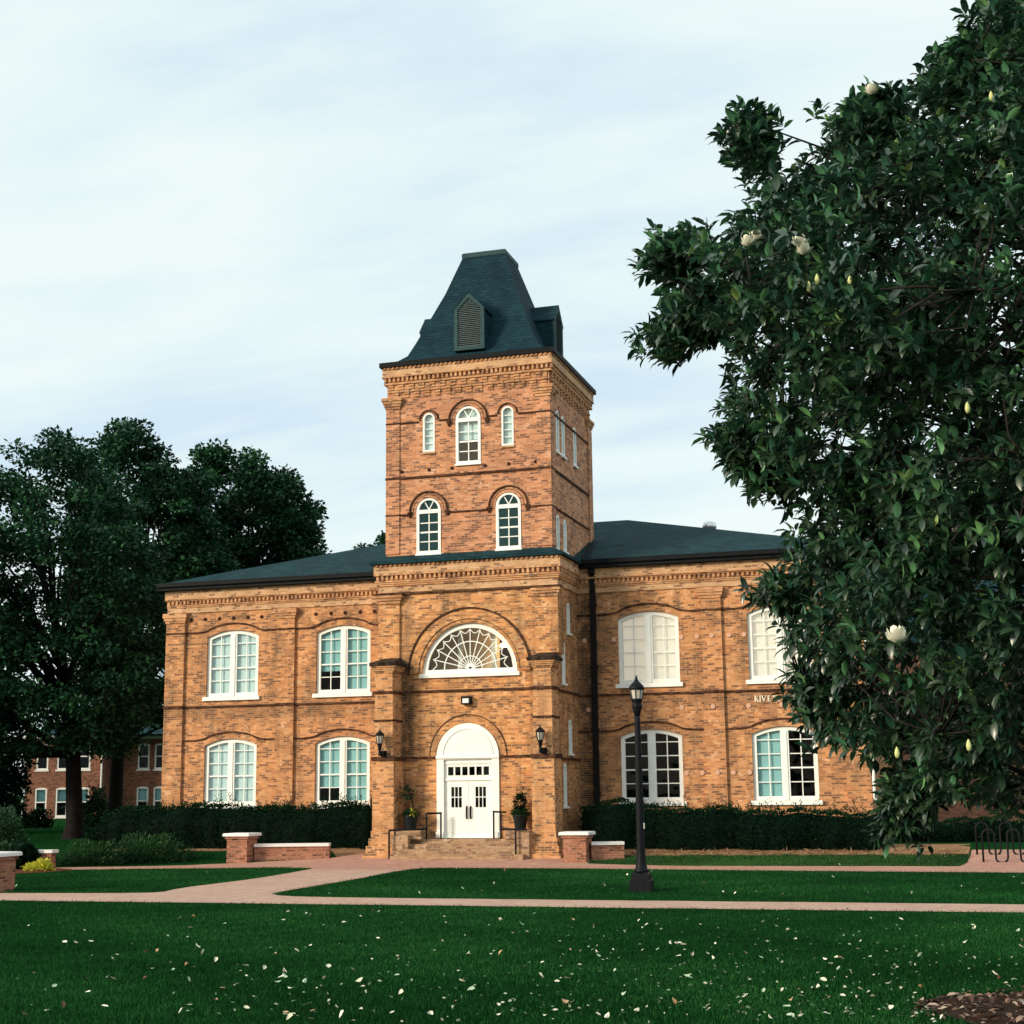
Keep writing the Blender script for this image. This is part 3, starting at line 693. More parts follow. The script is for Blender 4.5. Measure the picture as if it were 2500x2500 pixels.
# fanlight
T = TF(LY + .1)
fw = MB()
fw.slab(fan_loop(1.735, 6.365), [fan_loop(1.56, 6.52)[:2] + [(.06 + 1.56 * math.cos(PI * i / 24), 6.45 + 1.5 * math.sin(PI * i / 24)) for i in range(2, 23)]], T, 0, .1)
def rib(p0, p1, w=.03): fw.strip([p0, p1], w, T, .055, .02)
hubx, hubz = .06, 6.53
for i in range(1, 12):
    a = PI * i / 12; rib((hubx, hubz), (hubx + 1.42 * math.cos(a), hubz + 1.40 * math.sin(a)))
for r, w in ((.44, .03), (.95, .035), (.12, .1)): fw.strip([(hubx + r * math.cos(PI * i / 20), hubz + r * math.sin(PI * i / 20)) for i in range(21)], w, T, .06, .018)
for i in range(12):                                               # swags near the rim
    a0, a1 = PI * i / 12, PI * (i + 1) / 12; am = (a0 + a1) / 2
    P = lambda r, a: (hubx + r * math.cos(a), hubz + r * math.sin(a))
    fw.strip([P(1.38, a0), P(1.27, a0 * .7 + a1 * .3), P(1.24, am), P(1.27, a0 * .3 + a1 * .7), P(1.38, a1)], .026, T, .062, .016)
FAN = part(fw, 'fanlight_window', M_WHITE)
sub(MB().add([T(u, v, .07) for u, v in fan_loop(1.6, 6.45)], [tuple(range(len(fan_loop(1.6, 6.45))))]), 'pane', M_GLASSF, FAN)
sub(MB().cbox(-1.76, 1.90, LY - .1, LY + .095, 6.235, 6.372, .015), 'sill', M_WHITE, FAN)
rm = MB(); rm.box(-1.9, .70, -1.2, -1.15, 5.6, 8.6); part(rm, 'stair_hall_wall', M_ROOMTAN)
rm = MB(); rm.box(-.62, -.47, -1.9, -1.75, 5.4, 8.6); rm.box(.62, .78, -1.9, -1.75, 5.4, 8.6); part(rm, 'white_column', M_WHITE)
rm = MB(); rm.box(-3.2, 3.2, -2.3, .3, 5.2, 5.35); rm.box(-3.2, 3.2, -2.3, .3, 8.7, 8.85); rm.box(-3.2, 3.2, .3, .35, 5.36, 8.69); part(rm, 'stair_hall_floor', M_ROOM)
lm, ln_, lb = mat('warm_lamp'); lb.inputs['Emission Color'].default_value = (1, .66, .32, 1); lb.inputs['Emission Strength'].default_value = 26.0
part(MB().lathe(1.0, -1.6, [(.02, 7.5), (.14, 7.42), (.17, 7.34), (.02, 7.32)], 10), 'ceiling_lamp', lm)

# doorway
T = TF(LY)
dw = MB()
dsur = arch_loop(0, .782, 3.53, 2.25, 1.118, 22)
dw.slab(dsur, [[(-.87, .80), (.87, .80), (.87, 3.42), (-.87, 3.42)]], T, -.06, .1)
dw.strip(AC(.90, 0, 3.57), .05, T, -.0605, -.085)
dw.box(-1.14, 1.14, LY - .11, LY - .0605, 3.455, 3.545)
for s in (-1, 1): dw.box(min(s * .89, s * 1.15), max(s * .89, s * 1.15), LY - .10, LY - .0605, .782, .98)
DO = part(dw, 'doorway', M_WHITE)
tr = MB()
holes = [[(x, 2.88), (x + .2, 2.88), (x + .2, 3.17), (x, 3.17)] for x in [-.74 + .256 * k for k in range(6)]]
tr.slab([(-.868, 2.70), (.868, 2.70), (.868, 3.418), (-.868, 3.418)], holes, T, .03, .08)
tr.box(-.86, .86, LY - .0, LY + .0295, 2.705, 2.76); tr.box(-.86, .86, LY - .0, LY + .0295, 3.27, 3.33)
TR = sub(tr, 'transom', M_WHITE, DO)
sub(MB().box(-.8, .8, LY + .06, LY + .065, 2.8, 3.25), 'transom_glass', M_GLASSD, DO)
for s in (-1, 1):
    a, b_ = (-.866, -.006) if s < 0 else (.006, .866)
    x0 = a + .235 if s < 0 else a + .235
    hs = [[(x0 + .135 * i, 1.8 + .36 * j), (x0 + .135 * i + .11, 1.8 + .36 * j), (x0 + .135 * i + .11, 2.13 + .36 * j), (x0 + .135 * i, 2.13 + .36 * j)] for i in range(3) for j in range(2)]
    d = MB(); d.slab([(a, .80), (b_, .80), (b_, 2.695), (a, 2.695)], hs, T, .045, .095)
    for z0, z1 in ((.95, 1.38), (1.46, 1.7)):
        d.box(a + .14, b_ - .14, LY + .038, LY + .0445, z0, z0 + .025); d.box(a + .14, b_ - .14, LY + .038, LY + .0445, z1, z1 + .025)
        d.box(a + .14, a + .165, LY + .038, LY + .0445, z0 + .026, z1 - .001); d.box(b_ - .165, b_ - .14, LY + .038, LY + .0445, z0 + .026, z1 - .001)
    sub(d, 'door', M_WHITE, DO)
    sub(MB().box(a + .2, b_ - .2, LY + .075, LY + .08, 1.75, 2.55), 'door_glass', M_GLASSD, DO)
    hx = s * .07
    h = MB(); h.tube([(hx, LY + .03, 1.44), (hx, LY - .03, 1.45), (hx, LY - .035, 1.62), (hx, LY - .03, 1.81), (hx, LY + .03, 1.82)], .016, 6); h.box(hx - .028, hx + .028, LY + .037, LY + .0445, 1.41, 1.85)
    sub(h, 'door_handle', M_BLACK, DO)

# buttresses flanking the entrance
for s in (-1, 1):
    a, b_ = (-3.08, -2.42) if s < 0 else (2.60, 3.26)
    bt = MB()
    y0 = -3.6
    bt.box(a - .06, b_ + .06, y0 - .05, LY - .002, 1.05, 3.4); bt.box(a, b_, y0, LY - .002, 3.54, 5.68); bt.box(a + .02, b_ - .02, y0 + .02, LY - .002, 5.78, 6.4)
    for z0, z1, gk in ((-.3, .30, .30), (.301, .55, .22), (.551, .80, .15), (.801, 1.049, .09)): bt.box(a - gk, b_ + gk, y0 - gk, LY - .002, z0, z1)
    # corbelled courses under the cap
    for k in range(4): bt.box(a - .02 - .035 * k, b_ + .02 + .035 * k, y0 - .02 - .035 * k, LY - .002, 6.405 + .06 * k, 6.46 + .06 * k)
    B = part(bt, 'buttress', M_BUTT)
    lk = MB()
    lk.box(a - .05, b_ + .05, y0 - .05, LY - .003, 5.685, 5.775); lk.box(a - .1, b_ + .1, y0 - .1, LY - .003, 3.405, 3.535); lk.box(a - .03, b_ + .03, y0 - .03, LY - .003, 4.78, 4.82) if False else None
    lk.box(a - .04, b_ + .04, y0 - .04, y0 - .001, 4.74, 4.80); lk.box(b_ + .001, b_ + .04, y0 - .04, LY - .003, 4.74, 4.80)
    sub(lk, 'ledge', M_LEDGE, B)
    kp = MB(); kp.cbox(a - .16, b_ + .16, y0 - .16, LY - .002, 6.643, 6.76, .01); kp.add([(a - .12, y0 - .12, 6.763), (b_ + .12, y0 - .12, 6.763), (b_ + .12, LY - .002, 6.763), (a - .12, LY - .002, 6.763), (a + .05, LY - .05, 6.98), (b_ - .05, LY - .05, 6.98), (b_ - .05, LY - .002, 6.98), (a + .05, LY - .002, 6.98)], [(0, 1, 5, 4), (1, 2, 6, 5), (3, 0, 4, 7), (4, 5, 6, 7)])
    sub(kp, 'capstone', M_CAPSTONE, B)

# porch, steps and cheek walls
st = MB()
st.box(-2.3, 2.5, -3.42, LY - .003, -.2, .765)
for k in range(1, 4): st.box(-2.25, 1.72 + .22 * k, -3.42 - .28 * k, -3.42 - .28 * (k - 1) - .001, -.2, .765 - .155 * k)
st.box(-2.31, -1.38, -3.62, LY - .004, .77, 1.06); st.box(-2.31, -1.75, -3.9, -3.621, -.2, .9)
st.box(1.55, 2.52, -3.50, LY - .004, .77, 1.06); st.box(2.1, 2.52, -4.0, -3.501, -.2, 1.06)
ST = part(st, 'entrance_steps', M_STEP)
def rail(pts, posts):
    r = MB(); r.tube(pts, .034, 6)
    for x, y, z0, z1 in posts: r.tube([(x, y, z0), (x, y, z1)], .034, 6)
    part(r, 'handrail', M_BLACK)
rail([(-1.28, -3.35, 1.62), (-.86, -3.0, 1.62)], [(-.88, -3.02, .77, 1.62), (-1.28, -3.35, .77, 1.62)])
rail([(.98, -2.95, 1.66), (1.05, -3.2, 1.66), (1.55, -3.4, 1.64)], [(.98, -2.95, .77, 1.66), (1.35, -3.33, .77, 1.65)])
rail([(-2.36, -4.05, 1.08), (-1.6, -3.95, 1.1), (-1.3, -3.4, 1.1)], [(-2.36, -4.05, .15, 1.08)])
rail([(1.5, -3.75, 1.1), (2.1, -4.12, 1.1), (2.5, -4.16, 1.09)], [(2.1, -4.12, .15, 1.1)])

# floodlight over the door
flo = MB(); flo.box(-.17, .17, -2.93, LY - .001, 5.28, 5.56); FL = part(flo, 'floodlight', M_BLACK)
sub(MB().box(-.11, .11, -2.945, -2.931, 5.33, 5.48), 'lens', M_WHITE, FL)
# downpipes
dp = MB(); dp.box(3.78, 3.97, -.18, -.03, .3, 10.0); dp.box(3.76, 3.99, -.3, -.02, 9.95, 10.16)
for z in (2.2, 4.4, 6.6, 8.8): dp.box(3.74, 4.01, -.195, -.02, z, z + .07)
part(dp, 'downpipe', M_PIPE)
dp = MB(); dp.tube([(13.36, -.1, 10.0), (13.36, -.1, 2.0), (13.44, -.2, 1.75)], .05, 8); part(dp, 'white_downpipe', M_WHITE)

# ---------------------------------------------------------------- tower, upper stage
tu = MB()
HOLE_UP = [arch_loop(.04, 13.82, 15.45, .94, .47, 16), arch_loop(-1.455, 14.36, 15.58, .45, .225, 10), arch_loop(1.515, 14.36, 15.58, .45, .225, 10),
           arch_loop(-1.465, 10.66, 12.2, .92, .46, 16), arch_loop(1.51, 10.66, 12.2, .92, .46, 16)]
tu.panel([(-hu, 9.0), (hu, 9.0), (hu, 17.6), (-hu, 17.6)], HOLE_UP, TF(hy0), .2)
SL_UP = [(-1.6, 14.2, 15.75), (-.82, 14.2, 15.72), (.86, 14.2, 15.68), (-1.78, 10.62, 11.9), (-.8, 10.72, 11.9)]
tu.panel([(hy0, 9.0), (hy1, 9.0), (hy1, 17.6), (hy0, 17.6)], [arch_loop(y, z0, z1 - .2, .4, .2, 8) for y, z0, z1 in SL_UP], TS(hu), .12)
tu.add([(-hu, hy0, 9), (-hu, hy1, 9), (-hu, hy1, 17.6), (-hu, hy0, 17.6)], [(0, 1, 2, 3)])
tu.add([(-hu, hy1, 9), (hu, hy1, 9), (hu, hy1, 17.6), (-hu, hy1, 17.6)], [(0, 1, 2, 3)])
part(tu, 'tower_upper_wall', M_TUP)
for y, z0, z1 in SL_UP: slit(hu, y, z0, z1, .4)
fl = MB(); fl.box(-2.95, 2.95, -2.2, 3.2, 13.2, 13.35); fl.box(-2.95, 2.95, .2, .3, 10.4, 13.19); fl.box(-2.95, 2.95, .2, .3, 13.36, 17.3); part(fl, 'tower_floor', M_ROOM)

def sash_window(cx, z0, zs, w, blind_to, glass):
    """round-headed sash: fan bars above, two columns of panes below"""
    fr = MB(); T = TF(hy0); y = -.03; r = w / 2
    zl = z0 + .1
    fr.slab(arch_loop(cx, z0 + .002, zs, w - .004, r - .002, 16), [[(cx - r + .1, zl), (cx + r - .1, zl), (cx + r - .1, zs - .09), (cx - r + .1, zs - .09)],
            [(cx - r + .1, zs + .05), (cx + r - .1, zs + .05)] + [(cx + (r - .1) * math.cos(a), zs + .05 + (r - .12) * math.sin(a)) for a in np.linspace(.12, PI - .12, 12)]], T, y, y + .12)
    hgt = zs - .09 - zl
    fr.box(cx - .018, cx + .018, hy0 + .02, hy0 + .06, zl - .005, zs - .085)
    for k in (1, 2, 3):
        h = .03 if k == 2 else .018; z = zl + hgt * k / 4
        fr.box(cx - r + .095, cx - .0185, hy0 + .022, hy0 + .058, z - h, z + h); fr.box(cx + .0185, cx + r - .095, hy0 + .022, hy0 + .058, z - h, z + h)
    for a in (62, 118): fr.strip([(cx, zs + .05), (cx + (r - .08) * math.cos(rad(a)), zs + .05 + (r - .09) * math.sin(rad(a)))], .035, T, .058, .02)
    w_ = part(fr, 'arched_window', M_WHITE)
    lp = arch_loop(cx, z0 + .05, zs, w - .08, r - .04, 16)
    sub(MB().add([T(u, v, .065) for u, v in lp], [tuple(range(len(lp)))]), 'pane', glass, w_)
    sub(MB().box(cx - r - .03, cx + r + .03, hy0 - .08, hy0 + .02, z0 - .06, z0), 'sill', M_WHITE, w_)
    if blind_to:
        lp = arch_loop(cx, blind_to, zs, w - .06, r - .03, 16)
        sub(MB().add([T(u, v, .16) for u, v in lp], [tuple(range(len(lp)))]), 'blind', M_BLIND, w_)
sash_window(.04, 13.82, 15.45, .94, 14.72, M_GLASS)
sash_window(-1.465, 10.66, 12.2, .92, None, M_GLASST)
sash_window(1.51, 10.66, 12.2, .92, None, M_GLASST)
for cx in (-1.455, 1.515):
    fr = MB(); T = TF(hy0)
    fr.slab(arch_loop(cx, 14.362, 15.58, .446, .223, 10), [arch_loop(cx, 14.43, 15.58, .33, .165, 10)], T, -.02, .1)
    for k in range(1, 5): fr.box(cx - .17, cx + .17, hy0 + .03, hy0 + .06, 14.43 + .262 * k - .013, 14.43 + .262 * k + .013)
    o = part(fr, 'narrow_window', M_WHITE)
    lp = arch_loop(cx, 14.4, 15.58, .38, .19, 10)
    sub(MB().add([T(u, v, .07) for u, v in lp], [tuple(range(len(lp)))]), 'pane', M_GLASS, o)
    sub(MB().add([T(u, v, .13) for u, v in lp], [tuple(range(len(lp)))]), 'blind', M_BLIND, o)
    sub(MB().box(cx - .25, cx + .25, hy0 - .06, hy0 + .01, 14.29, 14.36), 'sill', M_FRIEZE, o)

T = TF(hy0)
hd = MB(); hl = MB()
for cx, zs, r in ((.04, 15.45, .47), (-1.465, 12.2, .46), (1.51, 12.2, .46)):
    hd.strip(AC(r + .12, cx, zs, 18), .19, T, .001, -.025)
    hl.strip(AC(r + .245, cx, zs, 18), .05, T, .001, -.075); hl.strip(AC(r + .125, cx, zs, 18), .022, T, .001, -.03)
    for s in (-1, 1):
        for k in range(3): hl.box(cx + s * (r + .245) - .085 + .02 * k, cx + s * (r + .245) + .085 - .02 * k, hy0 - .085 + .02 * k, hy0 - .001, zs - .07 * (k + 1), zs - .07 * k - .015)
for cx in (-1.455, 1.515):
    hl.strip(AC(.35, cx, 15.55, 14), .045, T, .001, -.05); hd.strip(AC(.275, cx, 15.55, 14), .10, T, .001, -.015)
part(hd, 'window_arch', M_TUP)
def belt(z, gaps, h=.055, g=.045):
    x = -hu - g
    for a, b_ in gaps + [(hu + g, None)]:
        hl.box(x, a, hy0 - g, hy0 - .001, z, z + h)
        if b_ is None: break
        x = b_
    hl.box(hu + .001, hu + g, hy0 - .0005, hy1 + g, z, z + h)
belt(15.47, [(-1.85, -1.06), (-.68, .76), (1.12, 1.91)]); belt(13.42, [], .075, .055); belt(12.08, [(-2.2, -.73), (.77, 2.25)])
part(hl, 'belt_course', M_LEDGE)
for x in (-2.49, -1.45, -.58, .66, 1.54, 2.53): part(disc(x, hy0 - (.06 if abs(x) > 2.57 else 0), 13.70, .062, .025), 'iron_tie_end', M_PEG)

for s in (-1, 1):
    cp = MB(); tp = MB()
    a, b_ = sorted((s * 2.58, s * (hu + .03)))
    for z0, z1 in ((10.7, 12.075), (12.14, 13.415), (13.5, 15.465), (15.53, 16.05)): tp.box(a, b_, hy0 - .04, hy0 - .001, z0, z1)
    for k, (z0, z1) in enumerate(((16.05, 16.14), (16.145, 16.23), (16.235, 16.33), (16.335, 16.45))):
        gk = .03 + .035 * k; cp.box(a - gk, b_ + gk, hy0 - .05 - gk, hy0 - .001, z0, z1)
    if s < 0: P_ = part(tp, 'tower_pilaster', M_TUP); sub(cp, 'capital', M_TRIM, P_)
for k, (z0, z1) in enumerate(((16.05, 16.14), (16.145, 16.23), (16.235, 16.33), (16.335, 16.45))):
    gk = .05 + .035 * k
    cp.box(hu + .001, hu + gk, hy0 - .0005, hy0 + .5 + gk, z0, z1); cp.box(hu + .001, hu + gk, hy1 - .6 - gk, hy1 + gk, z0, z1)
tp.box(hu + .001, hu + .04, hy0 - .0005, hy0 + .45, 10.7, 16.05); tp.box(hu + .001, hu + .06, hy1 - .5, hy1 + .06, 10.7, 16.05)
P_ = part(tp, 'tower_pilaster', M_TUP); sub(cp, 'capital', M_TRIM, P_)

# crowning cornice with stepped corbels
cn = MB(); fz = MB()
def ring4(mb, g, z0, z1):
    mb.box(-hu - g, hu + g, hy0 - g, hy0 - .001, z0, z1); mb.box(hu + .001, hu + g, hy0 - .0005, hy1 + g, z0, z1); mb.box(-hu - g, -hu - .001, hy0 - .0005, hy1 + g, z0, z1); mb.box(-hu - g, hu + g, hy1 + .001, hy1 + g - .0, z0, z1) if False else None
def corb(mb, along, k, z0, z1, d):
    if along == 'x': mb.box(k, k + .2, hy0 - d, hy0 - .001, z0, z1)
    else: mb.box(hu + .001, hu + d, k, k + .2, z0, z1)
for along, s0, s1 in (('x', -hu + .06, hu - .45), ('y', hy0 + .1, hy1 - .5)):
    k = s0
    while k < s1:
        for j in range(3): corb(cn, along, k, 16.66 + .1 * j, 16.66 + .1 * j + .075, .05 + .02 * j)
        for j in range(3): corb(cn, along, k + .2, 16.46 + .1 * j, 16.46 + .1 * j + .075, .035 + .02 * j)
        corb(cn, along, k + .2, 16.76, 16.955, .04); k += .4
ring4(cn, .10, 16.96, 17.035); ring4(cn, .05, 17.04, 17.21); ring4(cn, .16, 17.215, 17.26); ring4(fz, .14, 17.265, 17.50); ring4(cn, .15, 17.505, 17.60)
x = -hu - .08
while x < hu + .08:
    cn.box(x, x + .085, hy0 - .13, hy0 - .0505, 17.055, 17.214); cn.box(x, x + .06, hy0 - .19, hy0 - .151, 17.52, 17.597); x += .17
y = hy0
while y < hy1 + .05:
    cn.box(hu + .0505, hu + .13, y, y + .085, 17.055, 17.214); cn.box(hu + .151, hu + .19, y, y + .06, 17.52, 17.597); y += .17
part(fz, 'tower_frieze', M_FRIEZE); part(cn, 'tower_cornice', M_TRIM)

# tower roof: flared, steep, cut off flat, a louvred dormer on each side
tcy = (hy0 + hy1) / 2
dyy = (hy1 - hy0) / 2 - hu                     # the tower is a little shallower than wide
prof = [(3.30, 17.78), (2.78, 17.95), (2.5, 18.2), (2.26, 18.72), (2.01, 19.3), (1.38, 20.8), (.85, 22.34)]
tr = MB()
V = []; F = []
for h, z in prof:
    q = h + dyy * min(1, (h - .8) / 1.7); V += [(-h, tcy - q, z), (h, tcy - q, z), (h, tcy + q, z), (-h, tcy + q, z)]
for k in range(len(prof) - 1):
    for i in range(4): F.append((k * 4 + i, k * 4 + (i + 1) % 4, k * 4 + 4 + (i + 1) % 4, k * 4 + 4 + i))
tr.add(V, F)
TRF = part(tr, 'tower_roof', M_SLATE2)
ev = MB(); e_ = .235
ev.box(-hu - e_, hu + e_, hy0 - e_, hy1 + e_, 17.605, 17.775); sub(ev, 'eave', M_FASCIA, TRF)
tc_ = MB(); tc_.box(-.87, .87, tcy - .87, tcy + .87, 22.33, 22.50); tc_.box(-.83, .83, tcy - .83, tcy + .83, 22.501, 22.53); sub(tc_, 'roof_crown', M_COPPER, TRF)
def dormer(rot):
    """louvred gable dormer; local -Y is outwards"""
    M = Matrix.Translation((0, tcy, 0)) @ Matrix.Rotation(rot, 4, 'Z')
    hw, zb, ze, zp = .58, 18.12, 19.72, 20.36
    yf_ = -2.66; yb_ = -1.0
    def put(mb): mb.v = [tuple(M @ Vector(p)) for p in mb.v]; return mb
    bd = MB()
    bd.add([(-hw, yf_ + .06, zb), (hw, yf_ + .06, zb), (hw, yb_, zb), (-hw, yb_, zb), (-hw, yf_ + .06, ze), (hw, yf_ + .06, ze), (hw, yb_, ze), (-hw, yb_, ze), (0, yf_ + .06, zp - .06), (0, yb_, zp - .06)],
           [(0, 3, 7, 4), (1, 5, 6, 2), (0, 4, 8, 5, 1), (0, 1, 2, 3)])
    D = sub(put(bd), 'dormer', M_SLATE2, TRF)
    rr = MB()
    for s in (-1, 1): rr.add([(s * (hw + .06), yf_ - .03, ze - .07), (0, yf_ - .03, zp), (0, yb_, zp), (s * (hw + .06), yb_, ze - .07), (s * (hw + .06), yf_ - .03, ze - .12), (0, yf_ - .03, zp - .055), (0, yb_, zp - .055), (s * (hw + .06), yb_, ze - .12)], [(0, 1, 2, 3), (4, 7, 6, 5), (0, 4, 5, 1), (0, 3, 7, 4)])
    sub(put(rr), 'dormer_roof', M_SLATE2, TRF)
    fm = MB(); TT = lambda u, v, d: (u, yf_ + d, v)
    fm.slab([(-hw, zb), (hw, zb), (hw, ze), (0, zp - .07), (-hw, ze)], [[(-hw + .14, zb + .13), (hw - .14, zb + .13), (hw - .14, ze - .05), (0, zp - .24), (-hw + .14, ze - .05)]], TT, -.02, .058)
    sub(put(fm), 'dormer_frame', M_COPPER, TRF)
    lv = MB(); z = zb + .14
    while z < zp - .3:
        w_ = hw - .145 if z < ze - .08 else (hw - .145) * max(.05, (zp - .26 - z) / (zp - .26 - ze + .08))
        lv.add([(-w_, yf_ + .0, z), (w_, yf_ + .0, z), (w_, yf_ + .055, z + .062), (-w_, yf_ + .055, z + .062), (-w_, yf_ + .0, z + .014), (w_, yf_ + .0, z + .014)], [(0, 1, 2, 3), (4, 5, 2, 3), (0, 1, 5, 4)]); z += .072
    sub(put(lv), 'louvre', M_LOUVRE, TRF, True)
for k in range(4): dormer(k * PI / 2)

# ---------------------------------------------------------------- wall lettering (its own thing on the wall)
lt = MB(); H_ = .19
def letter(ch, x):
    z0 = 5.255; z1 = z0 + H_; th = .034; tn = .018
    def st_(a, b_, w): lt.strip([a, b_], w, TF(0), -.004, -.03)
    def sf(cx, z): lt.box(cx - .032, cx + .032, -.0295, -.004, z - .007, z + .007)
    if ch == 'I': st_((x, z0), (x, z1), th); sf(x, z0); sf(x, z1); return
    if ch == 'K': st_((x - .035, z0), (x - .035, z1), th); st_((x - .02, z0 + .085), (x + .055, z1), tn); st_((x - .005, z0 + .105), (x + .065, z0), th); sf(x - .035, z0); sf(x - .035, z1); sf(x + .06, z0)
    if ch == 'V': st_((x - .06, z1), (x, z0), th); st_((x, z0), (x + .06, z1), tn); sf(x - .06, z1); sf(x + .06, z1)
    if ch == 'E':
        st_((x - .035, z0), (x - .035, z1), th)
        for z, l in ((z0 + .01, .08), (z0 + .095, .06), (z1 - .01, .075)): lt.box(x - .03, x - .03 + l, -.0285, -.004, z - .01, z + .01)
    if ch == 'T': st_((x, z0), (x, z1), th); lt.box(x - .07, x + .07, -.0285, -.004, z1 - .02, z1); sf(x, z0); lt.box(x - .07, x - .055, -.028, -.004, z1 - .045, z1 - .02); lt.box(x + .055, x + .07, -.028, -.004, z1 - .045, z1 - .02)
    if ch == 'H': st_((x - .055, z0), (x - .055, z1), th); st_((x + .055, z0), (x + .055, z1), th); lt.box(x - .05, x + .05, -.0285, -.004, z0 + .087, z0 + .105); [sf(x + s, z) for s in (-.055, .055) for z in (z0, z1)]
    if ch == 'A': st_((x - .06, z0), (x, z1), tn); st_((x, z1), (x + .06, z0), th); lt.box(x - .035, x + .035, -.0285, -.004, z0 + .055, z0 + .073); sf(x - .06, z0); sf(x + .06, z0)
    if ch == 'L': st_((x - .035, z0), (x - .035, z1), th); lt.box(x - .03, x + .055, -.0285, -.004, z0, z0 + .02); sf(x - .035, z1)
for ch, x in zip('KIVETT', (9.57, 9.70, 9.83, 10.01, 10.17, 10.34)): letter(ch, x)
for ch, x in zip('HALL', (10.66, 10.84, 11.02, 11.18)): letter(ch, x)
tag(lt.build('wall_lettering', M_LETTER), 'cream serif lettering on the brick wall beside the magnolia', 'sign')

# ------------------------------------------------------------------ wall lanterns on the buttresses
lgm, _, lgb = mat('lantern_glass'); lgb.inputs['Base Color'].default_value = (.55, .52, .45, 1); lgb.inputs['Roughness'].default_value = .25
def wall_lantern(x, label):
    y = -3.88
    t = empty('wall_lantern', (x, y, 3.55), label, 'lantern', 'lanterns on the entrance buttresses')
    def o(mb, name, mt, **k):
        q = mb.build(name, mt, t, **k); q.location = (-x, -y, -3.55); return q
    o(MB().lathe(x, y, [(.05, 3.56), (.055, 3.62), (.045, 3.75), (.09, 3.95), (.10, 3.98)], 8), 'stem', M_BLACK)
    o(MB().lathe(x, y, [(.085, 3.985), (.135, 4.24)], 8), 'lamp_glass', lgm)
    c = MB()
    for k in range(8):
        a = 2 * PI * k / 8; c.tube([(x + .095 * math.cos(a), y + .095 * math.sin(a), 3.97), (x + .145 * math.cos(a), y + .145 * math.sin(a), 4.25)], .012, 4)
    o(c, 'cage', M_BLACK)
    o(MB().lathe(x, y, [(.16, 4.245), (.175, 4.265), (.15, 4.30), (.075, 4.37), (.03, 4.40), (.028, 4.43), (.012, 4.46), (.006, 4.53)], 12), 'lamp_cap', M_BLACK)
    o(MB().box(x - .05, x + .11, y + .03, y + .275, 3.57, 3.72).box(x - .03, x + .16, y + .19, y + .225, 3.54, 3.74), 'bracket', M_BLACK)
wall_lantern(-2.78, 'black wall lantern on the buttress left of the white door')
wall_lantern(2.92, 'black wall lantern on the buttress right of the white door')

# ------------------------------------------------------------------ leaf machinery
def rot_frames(d, roll):
    """orthonormal frames with local x along d"""
    d = d / np.linalg.norm(d, axis=1, keepdims=True)
    up = np.tile(np.array([0, 0, 1.0]), (len(d), 1)); up[np.abs(d[:, 2]) > .95] = (1, 0, 0)
    s = np.cross(up, d); s /= np.linalg.norm(s, axis=1, keepdims=True); w = np.cross(d, s)
    c, q = np.cos(roll)[:, None], np.sin(roll)[:, None]
    return d, c * s + q * w, -q * s + c * w
LEAF_V = []; LEAF_F = []
for i, (t, w, dz) in enumerate(((0, .02, 0), (.33, .2, .03), (.72, .18, .01), (1, .01, -.09))):
    LEAF_V += [(t, -w, dz + w * .35), (t, 0, dz), (t, w, dz + w * .35)]
    if i:
        b_ = i * 3
        LEAF_F += [(b_ - 3, b_ - 2, b_ + 1, b_), (b_ - 2, b_ - 1, b_ + 2, b_ + 1)]
LEAF_V = np.array(LEAF_V); LEAF_F = np.array(LEAF_F)
QUAD_V = np.array([(0, 0, 0), (.5, -.32, .06), (1, 0, -.04), (.5, .32, .06)]); QUAD_F = np.array([(0, 1, 2, 3)])
BLADE_V = np.array([(0, -.09, 0), (.0, .09, 0), (.6, .05, .05), (1, 0, .2)]); BLADE_F = np.array([(0, 1, 2, 3)])
def leaves(name, mt, pos, d, size, tint, tmpl=(QUAD_V, QUAD_F), parent=None, roll=None, extra=None, smooth=False):
    tv, tf = tmpl; n_ = len(pos)
    if roll is None: roll = rng.uniform(-.6, .6, n_)
    X, Y, Z = rot_frames(d, roll)
    V = pos[:, None, :] + size[:, None, None] * (tv[None, :, 0, None] * X[:, None, :] + tv[None, :, 1, None] * Y[:, None, :] + tv[None, :, 2, None] * Z[:, None, :])
    F = tf[None] + (np.arange(n_) * len(tv))[:, None, None]
    V = V.reshape(-1, 3); F = F.reshape(-1, tf.shape[1]); tt = np.repeat(tint, len(tv))
    if extra is not None:
        ev_, ef_, et_ = extra; F = np.concatenate([F, ef_ + len(V)]); V = np.concatenate([V, ev_]); tt = np.concatenate([tt, et_])
    return np_mesh(name, V, F, mt, parent, tt, smooth)

